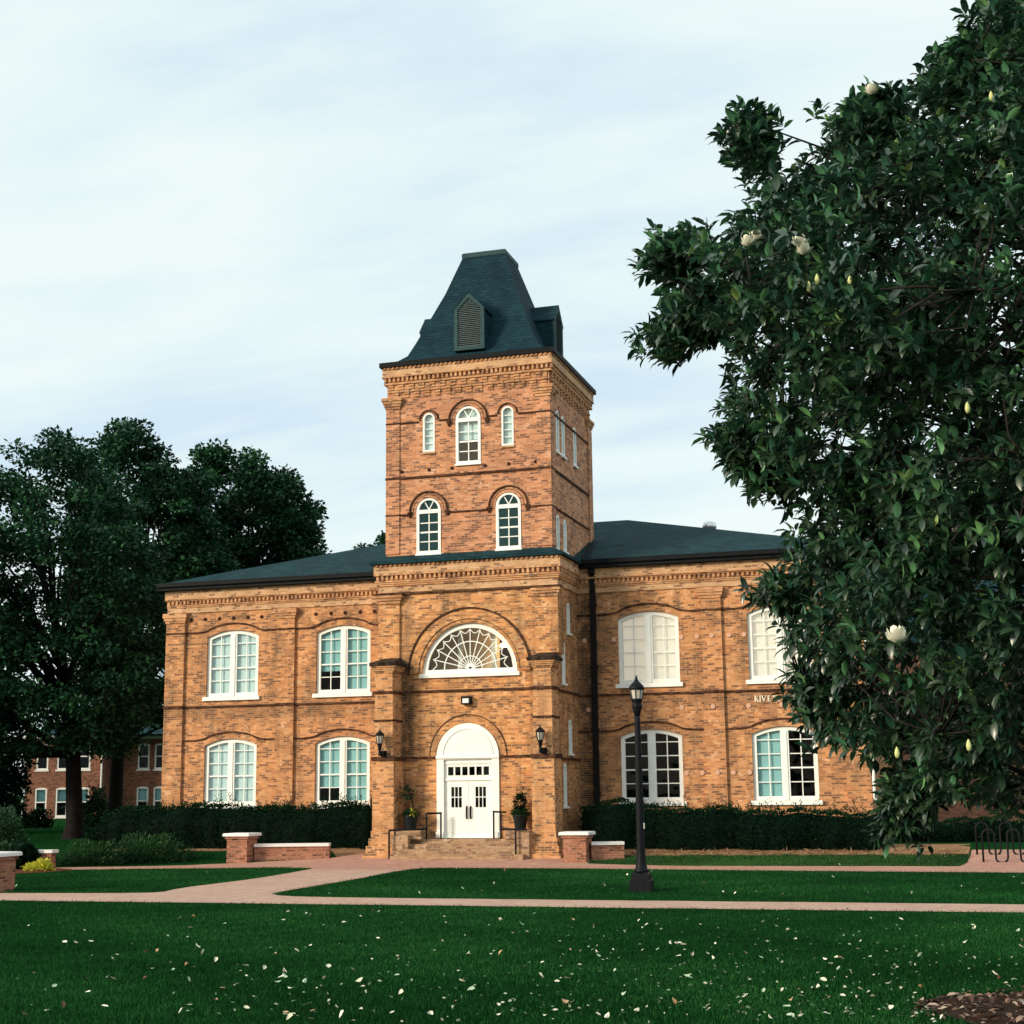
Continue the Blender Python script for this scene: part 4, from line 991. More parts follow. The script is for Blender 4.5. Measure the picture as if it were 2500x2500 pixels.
def crown_points(poly, d0, half, n_, soft, holes=(), shell=.6, inset=0.0, hin=0.0):
    """points in a solid crown whose profile across the view axis is poly; it bulges `half` metres to the front and back"""
    P = np.array(poly, float); x0, y0 = P.min(0); x1, y1 = P.max(0); o = []; A = P; B = np.roll(P, -1, 0)
    def edge(q, A, B):
        d = np.full(len(q), 1e9)
        for a, b_ in zip(A, B):
            ab = b_ - a; t = np.clip(((q - a) @ ab) / max(ab @ ab, 1e-9), 0, 1); d = np.minimum(d, np.linalg.norm(q - a - t[:, None] * ab, axis=1))
        return d
    while sum(map(len, o)) < n_:
        q = rng.uniform((x0, y0), (x1, y1), (n_ * 2, 2)); k = in_poly(q[:, 0], q[:, 1], poly)
        for h in holes:
            H_ = np.array(h, float); k &= ~in_poly(q[:, 0], q[:, 1], h) & (edge(q, H_, np.roll(H_, -1, 0)) * d0 / FPX > hin)
        k &= edge(q, A, B) * d0 / FPX > inset * rng.uniform(.75, 1.15, len(q))
        if k.sum() < len(q) * .1: inset *= .8
        o.append(q[k])
    q = np.concatenate(o)[:n_]
    d = edge(q, A, B)
    dm = d * d0 / FPX
    th = half * np.sqrt(np.clip(1 - (1 - np.clip(dm / soft, 0, 1)) ** 2, 0.02, 1))
    u = rng.uniform(-1, 1, n_); u = np.sign(u) * np.abs(u) ** shell
    base = CAM + d0 * (CF + ((q[:, 0] - 1250) / FPX)[:, None] * CR - ((q[:, 1] - 1250) / FPX)[:, None] * CU)
    hf = base - CAM; hf /= np.linalg.norm(hf, axis=1, keepdims=True)
    return base + (u * th)[:, None] * hf, th, u

# ------------------------------------------------------------------ magnolia
MT = (19.2, -34.0, 0)
MAG = empty('magnolia_tree', MT, 'large dark glossy magnolia with white blossoms at the right edge', 'tree')
MAG_POLY = [(2390, -500), (2385, -60), (2372, 20), (2335, 60), (2322, 120), (2262, 165), (2232, 205), (2180, 250), (2112, 228), (2062, 265), (2000, 290), (1960, 360), (1885, 405), (1872, 330), (1850, 280), (1815, 268), (1780, 300), (1772, 345), (1800, 395), (1835, 430),
    (1805, 450), (1788, 500), (1735, 530), (1700, 565), (1655, 560), (1600, 568), (1545, 605), (1552, 655), (1600, 680), (1640, 650), (1680, 662), (1640, 695), (1615, 725), (1600, 765), (1545, 785), (1532, 830), (1548, 895), (1588, 900), (1620, 850), (1690, 822), (1730, 860), (1775, 885),
    (1752, 920), (1775, 980), (1795, 1030), (1740, 1038), (1745, 1075), (1795, 1118), (1818, 1155), (1862, 1180), (1900, 1200), (1955, 1210), (1948, 1250), (1932, 1290), (1902, 1330), (1874, 1362), (1862, 1415), (1885, 1480), (1900, 1510), (1912, 1560), (1900, 1580), (1915, 1640), (1965, 1690),
    (1945, 1750), (1968, 1800), (1995, 1860), (2045, 1910), (2062, 1880), (2120, 1870), (2158, 1930), (2176, 1980), (2150, 2050), (2190, 2070), (2235, 2040), (2275, 2000), (2330, 1990), (2400, 2000), (2500, 2010), (2800, 2020), (3150, 1800), (3250, 1200), (3150, 300), (2900, -500)]
MAG_HOLES = [[(2415, 670), (2445, 600), (2500, 580), (2540, 610), (2530, 690), (2440, 695)], [(2400, 890), (2440, 860), (2490, 885), (2460, 905)], [(2120, 545), (2180, 545), (2170, 575)], [(2290, 780), (2360, 785), (2330, 810)], [(2300, 950), (2325, 940), (2318, 975)], [(2265, 1060), (2290, 1050), (2280, 1085)]]
NS = 1450
cp_, th_, u_ = crown_points(MAG_POLY, 16.1, 4.2, NS, 2.6, MAG_HOLES, .55, .27, .10)
for tp_, ht_, k_ in (([(1790, 330), (1798, 285), (1835, 268), (1866, 300), (1885, 400), (1925, 490), (1880, 500), (1845, 420), (1810, 395)], .3, 12), ([(1545, 600), (1590, 575), (1680, 560), (1720, 600), (1700, 655), (1600, 680), (1552, 650)], .5, 27),
                    ([(1535, 830), (1545, 785), (1605, 765), (1640, 700), (1720, 690), (1760, 820), (1690, 830), (1620, 850), (1590, 898), (1548, 890)], .6, 42), ([(1742, 1038), (1800, 1030), (1860, 1100), (1880, 1180), (1800, 1130), (1750, 1080)], .5, 34),
                    ([(2150, 2050), (2190, 2070), (2250, 1960), (2200, 1850), (2160, 1930)], .4, 26),
                    ([(2062, 265), (2112, 230), (2180, 255), (2170, 330), (2060, 340)], .6, 26), ([(2235, 205), (2320, 120), (2335, 60), (2420, 60), (2400, 250), (2260, 270)], .7, 40),
                    ([(1935, 1670), (1985, 1640), (2040, 1740), (1975, 1800)], .3, 11), ([(1850, 1420), (1900, 1380), (1960, 1450), (1900, 1500)], .3, 9), ([(1800, 1100), (1880, 1060), (1960, 1180), (1900, 1215)], .4, 12)):
    tp_ = [(x + (0 if tp_[0][0] == 1790 else 26 if x < 1800 else 12), y) for x, y in tp_]; c2, t2, u2 = crown_points(tp_, 15.2, ht_, k_, .5, (), .6, .2); cp_ = np.concatenate([cp_, c2]); NS += k_
# every spray is a bundle of leaf rosettes
NR = 9
sg_ = np.repeat(np.where(np.arange(NS) < 1450, .18, .11), NR)[:, None]
rp_ = np.repeat(cp_, NR, 0) + rng.normal(0, 1, (NS * NR, 3)) * sg_ * (1, 1, .8)
ax = rp_ - (np.array(MT) + (0, 0, 5.0)); ax /= np.linalg.norm(ax, axis=1, keepdims=True)
ax = ax * .85 + np.array([0, 0, .22]) + rng.normal(0, .42, ax.shape); ax /= np.linalg.norm(ax, axis=1, keepdims=True)
fresh = np.repeat(rng.random(NS), NR) * .6 + rng.random(NS * NR) * .4
fr2 = (.3 * fresh + .7 * rng.random(NS * NR)) ** 1.35
NL = 8
n_ = len(rp_); A1, A2, A3 = rot_frames(ax, rng.uniform(0, 6.28, n_))
lp_, ld_, lt_, ls_ = [], [], [], []
for k in range(NL):
    a = 2.4 * k + rng.uniform(-.3, .3, n_); tilt = rad(38) + rad(50) * k / NL + rng.normal(0, .18, n_)
    d = np.cos(tilt)[:, None] * A1 + np.sin(tilt)[:, None] * (np.cos(a)[:, None] * A2 + np.sin(a)[:, None] * A3)
    d[:, 2] -= .15
    lp_.append(rp_ - A1 * (.012 * k)); ld_.append(d); ls_.append(rng.uniform(.105, .185, n_))
    lt_.append(np.clip(.04 + .80 * fr2 + rng.normal(0, .09, n_) + np.where(fr2 > .8, .16, 0) * (k < 4), 0, 1))
pos = np.concatenate(lp_); d = np.concatenate(ld_); sz = np.concatenate(ls_); tn = np.concatenate(lt_)
# face each leaf's upper side to the sky
roll = rng.normal(0, .35, len(pos))
leaves('crown', M_MAG, pos - np.array(MT), d, sz, tn, (LEAF_V, LEAF_F), MAG, roll, smooth=True)
tk = MB(); bz = np.array(MT)
tk.tube([(0, 0, -.2), (.05, 0, .5), (0, .1, 2), (-.1, .1, 5), (.1, 0, 8), (.0, .1, 11.5), (0, .1, 13.5)], [.42, .3, .25, .2, .14, .07, .02], 10)
tk.build('trunk', M_TWIG, MAG, smooth=True)
br = MB()
LIMB = list(range(0, NS, 16)); limb_pts = []
for i in LIMB:                                                   # boughs: leave the trunk low, arch up and out
    e2 = cp_[i] - bz; hh_ = np.hypot(e2[0], e2[1]); z0 = max(2.3, min(11.5, e2[2] * .75 - hh_ * .12)); p0 = np.array([0, .08, z0])
    m1 = p0 + (e2 - p0) * .3 + np.array([0, 0, .45]) + rng.normal(0, .3, 3); m2 = p0 + (e2 - p0) * .65 + np.array([0, 0, .35]) + rng.normal(0, .3, 3)
    q = [p0, (p0 + m1) / 2 + rng.normal(0, .08, 3), m1, (m1 + m2) / 2 + rng.normal(0, .1, 3), m2, (m2 + e2) / 2 + rng.normal(0, .08, 3), e2]
    br.tube(q, [.06, .05, .042, .034, .025, .016, .006], 5); limb_pts += q[2:]
LP_ = np.array(limb_pts)
for i in range(NS):
    if i % 16:
        e2 = cp_[i] - bz; p0 = LP_[np.argmin(((LP_ - e2) ** 2).sum(1))]
        br.tube([p0, p0 + (e2 - p0) * .35 + rng.normal(0, .08, 3), p0 + (e2 - p0) * .7 + rng.normal(0, .08, 3), e2], [.013, .011, .008, .005], 4)
br.build('branch', M_TWIG, MAG, smooth=True)
def blossom(px, py, dep, s=.11):
    p = at(px, py, dep) - bz; mb = MB()
    for k in range(9):
        a = 2.4 * k; t = .35 + .09 * k; dv = Vector((math.cos(a) * math.cos(t), math.sin(a) * math.cos(t), math.sin(t))); sd = dv.cross(Vector((0, 0, 1))).normalized(); nn = sd.cross(dv)
        c_ = Vector(p); q = [c_, c_ + dv * s * .5 - sd * s * .38 + nn * .01, c_ + dv * s * 1.0 - sd * s * .22 + nn * s * .3, c_ + dv * s * 1.08 + nn * s * .38, c_ + dv * s * 1.0 + sd * s * .22 + nn * s * .3, c_ + dv * s * .5 + sd * s * .38 + nn * .01, c_ + dv * s * .5 - nn * s * .08]
        mb.add(q, [(0, 1, 6), (1, 2, 3, 6), (6, 3, 4, 5), (0, 6, 5)])
    mb.build('blossom', M_PETAL, MAG, smooth=True)
for q in ((1826, 602, 13.6), (1845, 590, 13.7), (1952, 602, 13.0), (1962, 622, 13.0), (2128, 231, 14.6), (2190, 1570, 12.0)): blossom(*q, s=.10 if q[0] < 2180 else .13)
def bud(px, py, dep):
    p = at(px, py, dep) - bz
    MB().lathe(p[0], p[1], [(.006, p[2] - .045), (.018, p[2] - .03), (.023, p[2] - .005), (.016, p[2] + .025), (.004, p[2] + .05)], 7).build('bud', M_BUD, MAG, smooth=True)
for q in ((1975, 700, 12.8), (1995, 682, 12.8), (2075, 685, 12.8), (2362, 996, 12.0), (2365, 1820, 11.8), (2190, 1838, 12.2), (2420, 235, 13.4)): bud(*q)

# ------------------------------------------------------------------ other trees
def tree(name, poly, d0, half, base, label, group, mt=M_OAK, ns=420, per=110, size=.24, spread=.62, trunk_r=.36, soft=3.0, holes=(), limbs=16):
    base = np.array(base, float)
    t = empty(name, base, label, 'tree', group)
    c_, th, u = crown_points(poly, d0, half, ns, soft, holes, .6, .45, .3)
    pr = np.repeat(c_, per, 0); off = rng.normal(0, 1, pr.shape); off /= np.linalg.norm(off, axis=1, keepdims=True); rr = rng.random(len(pr)) ** .5
    off *= rr[:, None] * spread * np.array([1.15, 1.15, .62])
    pos = pr + off
    d = off + rng.normal(0, .4, off.shape) + np.array([0, 0, .05])
    tn = np.clip(np.repeat(rng.random(ns), per) * .5 + rng.random(len(pr)) * .5, 0, 1)
    leaves('crown', mt, pos - base, d, rng.uniform(.7, 1.25, len(pr)) * size, tn, (QUAD_V, QUAD_F), t, rng.normal(0, .7, len(pr)))
    top = c_[:, 2].max() - base[2]; ctr = c_.mean(0) - base
    tk = MB(); r = trunk_r
    tk.tube([(0, 0, -.4), (0, 0, .1), (.03, 0, .7), (ctr[0] * .05, ctr[1] * .05, top * .22), (ctr[0] * .3, ctr[1] * .3, top * .5), (ctr[0] * .8, ctr[1] * .8, top * .8)], [r * 1.7, r * 1.35, r * 1.02, r * .85, r * .55, r * .12], 10)
    tk.build('trunk', M_BARK, t, smooth=True)
    br = MB()
    for i in rng.choice(ns, min(limbs * 4, ns), replace=False):
        e2 = c_[i] - base; z0 = np.clip(e2[2] * .55, top * .2, top * .75); f_ = z0 / top; p0 = np.array([ctr[0] * f_ * .7, ctr[1] * f_ * .7, z0]) if f_ > .3 else np.array([0, 0, z0])
        m1 = p0 + (e2 - p0) * .5 + rng.normal(0, .25, 3) + (0, 0, .3)
        br.tube([p0, m1, e2], [r * .26, r * .15, .02], 5)
    br.build('branch', M_BARK, t, smooth=True)
    return t
T1 = [(-420, 1300), (-300, 1150), (-200, 1110), (-80, 1150), (-10, 1120), (28, 1062), (95, 1036), (126, 1030), (185, 1042), (212, 1082), (262, 1112), (335, 1180), (400, 1300), (430, 1450), (415, 1620), (380, 1730), (330, 1850), (250, 1870), (150, 1850), (60, 1885), (-60, 1900), (-250, 1890), (-420, 1700)]
T2 = [(180, 1110), (235, 1065), (262, 1022), (290, 1012), (326, 998), (362, 1022), (402, 1058), (412, 1090), (450, 1118), (485, 1130), (530, 1230), (570, 1400), (560, 1650), (480, 1790), (380, 1800), (300, 1740), (200, 1700), (150, 1400)]
T3 = [(430, 1160), (478, 1102), (492, 1075), (535, 1060), (556, 1078), (566, 1118), (590, 1100), (606, 1074), (648, 1088), (655, 1132), (714, 1135), (735, 1158), (744, 1196), (752, 1218), (783, 1210), (795, 1246), (795, 1318), (818, 1326), (825, 1360), (800, 1450), (700, 1500), (600, 1560), (500, 1600), (420, 1500)]
T4 = [(868, 1340), (893, 1312), (925, 1296), (975, 1296), (1040, 1330), (1040, 1430), (860, 1430)]
T5 = [(-380, 1480), (-120, 1540), (0, 1610), (60, 1690), (82, 1780), (78, 1930), (60, 2010), (-380, 2020)]
G1 = 'trees left of the hall'
tree('oak_tree', T1, 64, 4.2, (-20.0, 4.4, .5), 'tall dark oak with a straight trunk nearest the left picture edge', G1, ns=760, per=120, size=.22, holes=[[(60, 1160), (110, 1150), (90, 1180)], [(95, 1640), (125, 1640), (110, 1670)]])
tree('oak_tree', T2, 77, 4.2, (-25.2, 16.0, .6), 'dark oak behind, its leaning trunk partly hidden by the hedge', G1, ns=520, per=120, size=.25, holes=[[(345, 1310), (380, 1290), (385, 1330)]])
tree('oak_tree', T3, 86, 4.5, tuple(at(600, 1990, 86)[:2]) + (.62,), 'dark oak crown rising directly behind the left wing roof', G1, ns=430, per=120, size=.27, holes=[[(455, 1225), (490, 1205), (475, 1260)], [(520, 1200), (560, 1190), (545, 1215)]])
tree('small_tree', T4, 100, 2.0, tuple(at(960, 1950, 100)[:2]) + (.66,), 'small treetop peeking over the roof just left of the tower', 'trees left of the hall', ns=60, per=110, size=.26, limbs=4)
tree('evergreen_tree', T5, 70, 3.0, tuple(at(-160, 2005, 70)[:2]) + (.6,), 'low dark evergreen at the left edge beside the far brick house', G1, M_HEDGE, ns=340, per=110, size=.26, limbs=6)

# ------------------------------------------------------------------ hedges and shrubs
def hedge(name, x0, x1, yf_, yb_, ztop, label, group, nper=900, shoots=True, size=.085):
    t = bpy.data
    L_ = x1 - x0; zb = gz(yf_) - .05; nn = int(nper * L_)
    zt = lambda x: ztop(x) if callable(ztop) else ztop
    wob = lambda x, s: .10 * np.sin(x * 2.3 + s) + .07 * np.sin(x * 5.1 + 2 * s) + .05 * np.sin(x * 11.3 + s)
    x = rng.uniform(x0, x1, nn); f = rng.random(nn); ztx = np.array([zt(v) for v in x]) + wob(x, 1) * .6
    front = f < .58; top = (f >= .58) & (f < .92)
    y = np.where(front, yf_ + wob(x, 0) + rng.uniform(-.02, .10, nn), rng.uniform(yf_, yb_, nn)); z = np.where(front, zb + (ztx - zb) * rng.random(nn), ztx - rng.uniform(0, .1, nn))
    bulge = np.where(front, -.13 * np.sin(np.clip((z - zb) / (ztx - zb), 0, 1) * PI) + .18 * np.clip((z - ztx + .3) / .3, 0, 1), 0); y = y + bulge
    ends = f >= .92; ex_ = np.where(rng.random(nn) < .5, x0, x1); x = np.where(ends, ex_ + rng.uniform(-.06, .06, nn), x); z = np.where(ends, zb + (ztx - .1 - zb) * rng.random(nn), z)
    pos = np.stack([x, y, z], 1)
    d = np.stack([rng.normal(0, .6, nn), np.where(front, -.7, -.1) + rng.normal(0, .4, nn), np.where(top, 1.0, .35) + rng.normal(0, .4, nn)], 1)
    tn = np.clip(rng.random(nn) * .7 + .25 * (z > ztx - .25), 0, 1); sz = rng.uniform(.7, 1.3, nn) * size  # leaves near the top tinted lighter: top highlights put into the colour
    if shoots:
        k = int(L_ * 10); sx = rng.uniform(x0 + .1, x1 - .1, k); sy = rng.uniform(yf_ + .1, yb_ - .1, k); sh = rng.uniform(.05, .30, k) * (1 + .7 * (rng.random(k) < .25)); m_ = 14
        P = np.stack([np.repeat(sx, m_) + rng.normal(0, .03, k * m_), np.repeat(sy, m_) + rng.normal(0, .03, k * m_), np.repeat(np.array([zt(v) for v in sx]), m_) + np.repeat(sh, m_) * np.tile(np.linspace(-.2, 1, m_), k)], 1)
        D = np.stack([rng.normal(0, .6, k * m_), rng.normal(0, .6, k * m_), np.full(k * m_, .9)], 1)
        pos = np.concatenate([pos, P]); d = np.concatenate([d, D]); tn = np.concatenate([tn, rng.uniform(.5, 1, k * m_)]); sz = np.concatenate([sz, np.full(k * m_, size * .85)])
    nx = max(2, int(L_ / .5)); cv = []; cf = []
    for i in range(nx + 1):
        xx = x0 + .1 + (L_ - .2) * i / nx; w0 = wob(xx, 0); zz = zt(xx) - .1 + wob(xx, 1) * .6
        cv += [(xx, yf_ + .1 + w0, zb), (xx, yf_ + .02 + w0, (zb + zz) / 2), (xx, yf_ + .25 + w0, zz), (xx, yb_ - .1, zz), (xx, yb_ - .05, zb)]
        if i:
            b_ = 5 * (i - 1); cf += [(b_ + j, b_ + j + 1, b_ + j + 6, b_ + j + 5) for j in range(4)]
    cf += [(0, 1, 2, 3), (0, 3, 4, 4)][:1]; b_ = 5 * nx; cf += [(b_, b_ + 1, b_ + 2, b_ + 3)]
    o = leaves(name, M_HEDGE, pos, d, sz, tn, (QUAD_V, QUAD_F), None, rng.normal(0, .7, len(pos)), (np.array(cv), np.array(cf), np.zeros(len(cv))))
    return tag(o, label, 'hedge', group)
GH = 'clipped hedges along the hall'
hedge('clipped_hedge', -15.3, -3.75, -2.25, -.45, lambda x: 1.86 + .05 * math.sin(x) - .9 * max(0, (-14.2 - x)), 'long dark hedge in front of the left wing', GH)
hedge('clipped_hedge', 3.75, 5.75, -2.4, -.5, lambda x: 1.98 - .25 * ((x - 4.8) / 1.0) ** 2, 'rounded dark shrub hedge between tower and lamp post', GH, shoots=False)
hedge('clipped_hedge', 5.7, 13.6, -2.45, -.5, lambda x: 1.72 - .03 * (x - 6), 'dark hedge with upright shoots below the right wing windows', GH)
hedge('clipped_hedge', 14.2, 24, 1.0, 2.6, 1.2, 'low dark hedge behind the bike rack at right', GH, shoots=False)

def shrub(name, c_, r, label, cat='shrub', mt=M_BUSH, n_=2600, size=.1, group=None, updir=.3, ell=(1, 1, 1)):
    c_ = np.array(c_, float); r = np.array(r, float)
    v = rng.normal(0, 1, (n_, 3)); v /= np.linalg.norm(v, axis=1, keepdims=True); v[:, 2] = np.abs(v[:, 2]) if True else v[:, 2]
    lob = 1 + .14 * np.sin(v[:, 0] * 5 + c_[0]) + .12 * np.sin(v[:, 1] * 7 + v[:, 2] * 5)
    pos = v * r * (lob * rng.uniform(.55, 1.02, n_))[:, None]
    d = v + np.array([0, 0, updir]) + rng.normal(0, .35, v.shape)
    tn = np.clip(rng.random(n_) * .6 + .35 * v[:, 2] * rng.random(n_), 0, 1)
    o = leaves(name, mt, pos, d, rng.uniform(.7, 1.3, n_) * size, tn, (QUAD_V, QUAD_F), None, rng.normal(0, .7, n_)); o.location = tuple(c_)
    return tag(o, label, cat, group)
for (x, y, rx_, rz2, lb) in ((-12.2, -6.2, 1.25, .72, 'spreading juniper beside the low capped wall at left'), (-10.8, -4.9, 1.5, .85, 'feathery juniper in front of the left hedge end')):
    nn = 5200
    v = rng.normal(0, 1, (nn, 3)); v /= np.linalg.norm(v, axis=1, keepdims=True); v[:, 2] = np.abs(v[:, 2])
    pos = v * np.array([rx_, .95, rz2]) * (1 + .2 * np.sin(v[:, :1] * 9 + 2) * np.sin(v[:, 2:] * 6)) * rng.uniform(.45, 1.1, nn)[:, None]
    d = np.stack([v[:, 0] + .5, v[:, 1] * .6 - .2, v[:, 2] * .6 + .45], 1) + rng.normal(0, .22, v.shape)
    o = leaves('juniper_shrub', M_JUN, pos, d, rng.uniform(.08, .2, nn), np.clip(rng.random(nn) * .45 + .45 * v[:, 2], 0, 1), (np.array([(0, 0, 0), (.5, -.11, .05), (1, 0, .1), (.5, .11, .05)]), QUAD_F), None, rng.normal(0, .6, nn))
    o.location = (x, y, gz(y) - .02); tag(o, lb, 'shrub', 'juniper shrubs')
shrub('flowering_plant', (-12.15, -9.5, .02), (.5, .3, .27), 'bright yellow leaved plant on the red mulch bed', 'plant', M_YEL, 420, .12)
sp_ = at(235, 1985, 70); shrub('leafy_bush', (sp_[0], sp_[1], .5), (.7, .7, 2.0), 'tall green bush in front of the far brick house between the trunks', n_=2600, size=.17)
sp_ = at(85, 2025, 80); shrub('round_bush', (sp_[0], sp_[1], .4), (1.0, .8, 1.2), 'round dark bush under the far house windows', mt=M_HEDGE, n_=1600, size=.16)
sp_ = at(10, 2060, 52); shrub('leafy_bush', (sp_[0], sp_[1], .15), (.75, .8, 1.75), 'leafy green bush at the left edge above the white capped pier', n_=3200, size=.11)
sp_ = at(8, 2090, 49.0); shrub('spiky_plant', (sp_[0], sp_[1], .0), (.6, .4, .7), 'spiky dark plant in front of the white wall cap at left', 'plant', M_BUSH, 700, .3, updir=1.0)
sp_ = at(58, 2100, 49.2); shrub('spiky_plant', (sp_[0], sp_[1], .0), (.5, .3, .62), 'dark strappy plant on the mulch bed behind the far left pier', 'plant', M_HEDGE, 500, .26, updir=1.0)

# ------------------------------------------------------------------ low walls with white caps
GW = 'brick piers with white caps'
def pier_wall(x0, y0, label, seg=None, w=.76, top=.93):
    z0 = gz(y0) - .1
    t = empty('pier_wall', (x0 + w / 2, y0 + w / 2, gz(y0)), label, 'wall', GW)
    def put(mb, name, mt):
        o = mb.build(name, mt, t); o.location = (-(x0 + w / 2), -(y0 + w / 2), -gz(y0)); return o
    put(MB().box(x0, x0 + w, y0, y0 + w, z0, top - .09).box(x0 - .05, x0 + w + .05, y0 - .05, y0 + w + .05, top - .088, top - .002), 'pier', M_PIER)
    put(MB().cbox(x0 - .11, x0 + w + .11, y0 - .11, y0 + w + .11, top, top + .1, .025), 'cap', M_STONE)
    if seg:
        (a, b_), tp = seg
        put(MB().obox(a, b_, .34, z0, tp), 'low_wall', M_PIER); put(MB().obox(a, b_, .46, tp + .002, tp + .1), 'coping', M_STONE)
pier_wall(-7.85, -5.1, 'brick pier and low wall with white caps left of the entrance', (((-7.08, -4.5), (-4.6, -3.85)), .56))
pier_wall(3.85, -4.7, 'brick pier and low wall with white caps right of the entrance', (((4.63, -4.2), (5.6, -3.75)), .6))
pier_wall(-7.74, -18.95, 'brick pier with white cap beside the walk at the left edge', None, .76, .88)
t = empty('low_wall', (-14.2, -8.55, 0), 'low brick wall with white coping behind shrubs at far left', 'wall', GW)
o = MB().obox((-18, -8.5), (-12.7, -7.95), .34, -.1, .5).build('wall', M_PIER, t); o.location = (14.2, 8.55, 0)
o = MB().obox((-18, -8.5), (-12.64, -7.945), .46, .502, .6).build('coping', M_STONE, t); o.location = (14.2, 8.55, 0)

# ------------------------------------------------------------------ lamp post
LPX, LPY = 8.93, -16.5
t = empty('lamp_post', (LPX, LPY, 0), 'tall black lamp post with a lantern head standing on the middle lawn', 'street lamp')
def lp(mb, name, mt, **k): return mb.build(name, mt, t, **k)
lp(MB().cbox(-.245, .245, -.245, .245, -.05, .28, .02).cbox(-.2, .2, -.2, .2, .281, .45, .05), 'base', M_BLACK)
lp(MB().lathe(0, 0, [(.17, .45), (.19, .47), (.15, .52), (.13, .62), (.105, .85), (.10, 1.1), (.095, 2.0), (.08, 3.2), (.07, 4.0), (.068, 4.1)], 14), 'pole', M_BLACK, smooth=True)
lp(MB().lathe(0, 0, [(.07, 4.1), (.095, 4.2), (.125, 4.3), (.13, 4.35), (.11, 4.37), (.11, 4.40), (.14, 4.47), (.145, 4.5)], 14), 'collar', M_BLACK, smooth=True)
lp(MB().lathe(0, 0, [(.125, 4.5), (.165, 4.72)], 8), 'lamp_glass', lgm)
cg = MB()
for k in range(8):
    a = 2 * PI * k / 8; cg.tube([(.13 * math.cos(a), .13 * math.sin(a), 4.49), (.172 * math.cos(a), .172 * math.sin(a), 4.73)], .011, 4)
lp(cg, 'cage', M_BLACK)
lp(MB().lathe(0, 0, [(.185, 4.715), (.19, 4.75), (.182, 4.79), (.15, 4.83), (.10, 4.88), (.055, 4.92), (.05, 4.95), (.03, 4.97), (.034, 5.0), (.02, 5.03), (.008, 5.07)], 16), 'lamp_cap', M_BLACK, smooth=True)
lp(MB().box(.09, .115, -.05, -.02, 1.45, 1.58), 'hatch', M_CHROME)

# ------------------------------------------------------------------ bike rack
t = empty('bike_rack', (16.67, -4.4, gz(-4.4)), 'black wave shaped bike rack on the pink paving at right', 'bike rack')
def wave(y):
    pts = [(0, y, -.05), (0, y, .78)]
    r = .175; x = 0; up = True
    for k in range(7):
        cx = x + r; zc_ = .78 if up else .16
        for i in range(1, 9):
            a = PI - PI * i / 8; pts.append((cx + r * math.cos(a), y, zc_ + (r if up else -r) * math.sin(a)))
        x += 2 * r; up = not up
    pts.append((x, y, -.05 if not up else .78))
    return pts
MB().tube(wave(0), .03, 8).build('rack_tube', M_BLACK, t, smooth=True)
t = empty('bike_rack', (16.5, -3.2, gz(-3.2)), 'second black bike rack standing behind the first against the hedge', 'bike rack')
MB().tube(wave(0), .03, 8).build('rack_tube', M_BLACK, t, smooth=True)

# ------------------------------------------------------------------ planters by the door
def planter(x, y, label, tall):
    t = empty('planter', (x, y, 1.06), label, 'planter', 'planters beside the entrance door'); t.scale = (.85, .85, .9)
    MB().lathe(0, 0, [(.2, 0), (.22, .05), (.27, .38), (.31, .5), (.32, .55), (.28, .56), (.26, .5)], 16).build('pot', M_TERRA, t, smooth=True)
    nn = 520
    v = rng.normal(0, 1, (nn, 3)); v /= np.linalg.norm(v, axis=1, keepdims=True); v[:, 2] = np.abs(v[:, 2])
    leaves('foliage', M_BUSH, v * np.array([.4, .36, .26]) * rng.uniform(.4, 1, nn)[:, None] + np.array([0, 0, .52]), v + rng.normal(0, .4, v.shape), rng.uniform(.06, .14, nn), rng.random(nn), (QUAD_V, QUAD_F), t)
    if tall:
        MB().tube([(.1, 0, .5), (.12, 0, .9), (.05, 0, 1.25), (-.1, 0, 1.45)], [.035, .03, .025, .02], 6).build('stem', M_BARK, t)
        c_ = np.array([-.16, 0, 1.38]); nn = 160; v = rng.normal(0, 1, (nn, 3)); leaves('top_leaves', M_BUSH, v * .1 * np.array([1.6, 1, .9]) + c_, v, rng.uniform(.09, .17, nn), rng.random(nn) * .6, (QUAD_V, QUAD_F), t)
        nn = 40; v = rng.normal(0, 1, (nn, 3)); leaves('yellow_flowers', M_YEL, v * .06 + np.array([.18, -.25, .68]), v, rng.uniform(.05, .09, nn), rng.random(nn), (QUAD_V, QUAD_F), t)
    else:
        nn = 520; v = rng.normal(0, 1, (nn, 3)); v /= np.linalg.norm(v, axis=1, keepdims=True)
        leaves('top_leaves', M_HEDGE, v * np.array([.22, .2, .36]) * rng.uniform(.5, 1, nn)[:, None] + np.array([.0, 0, .95]), v, rng.uniform(.08, .16, nn), rng.random(nn), (QUAD_V, QUAD_F), t)
        nn = 60; v = rng.normal(0, 1, (nn, 3)); leaves('sprig', M_BUSH, v * .07 * np.array([1.5, 1, .8]) + np.array([.14, 0, 1.42]), v, rng.uniform(.07, .12, nn), rng.random(nn), (QUAD_V, QUAD_F), t)
planter(-1.92, -3.2, 'dark planter with a tall bent plant left of the white door', True)
planter(1.98, -3.15, 'dark planter with a bushy upright plant right of the white door', False)

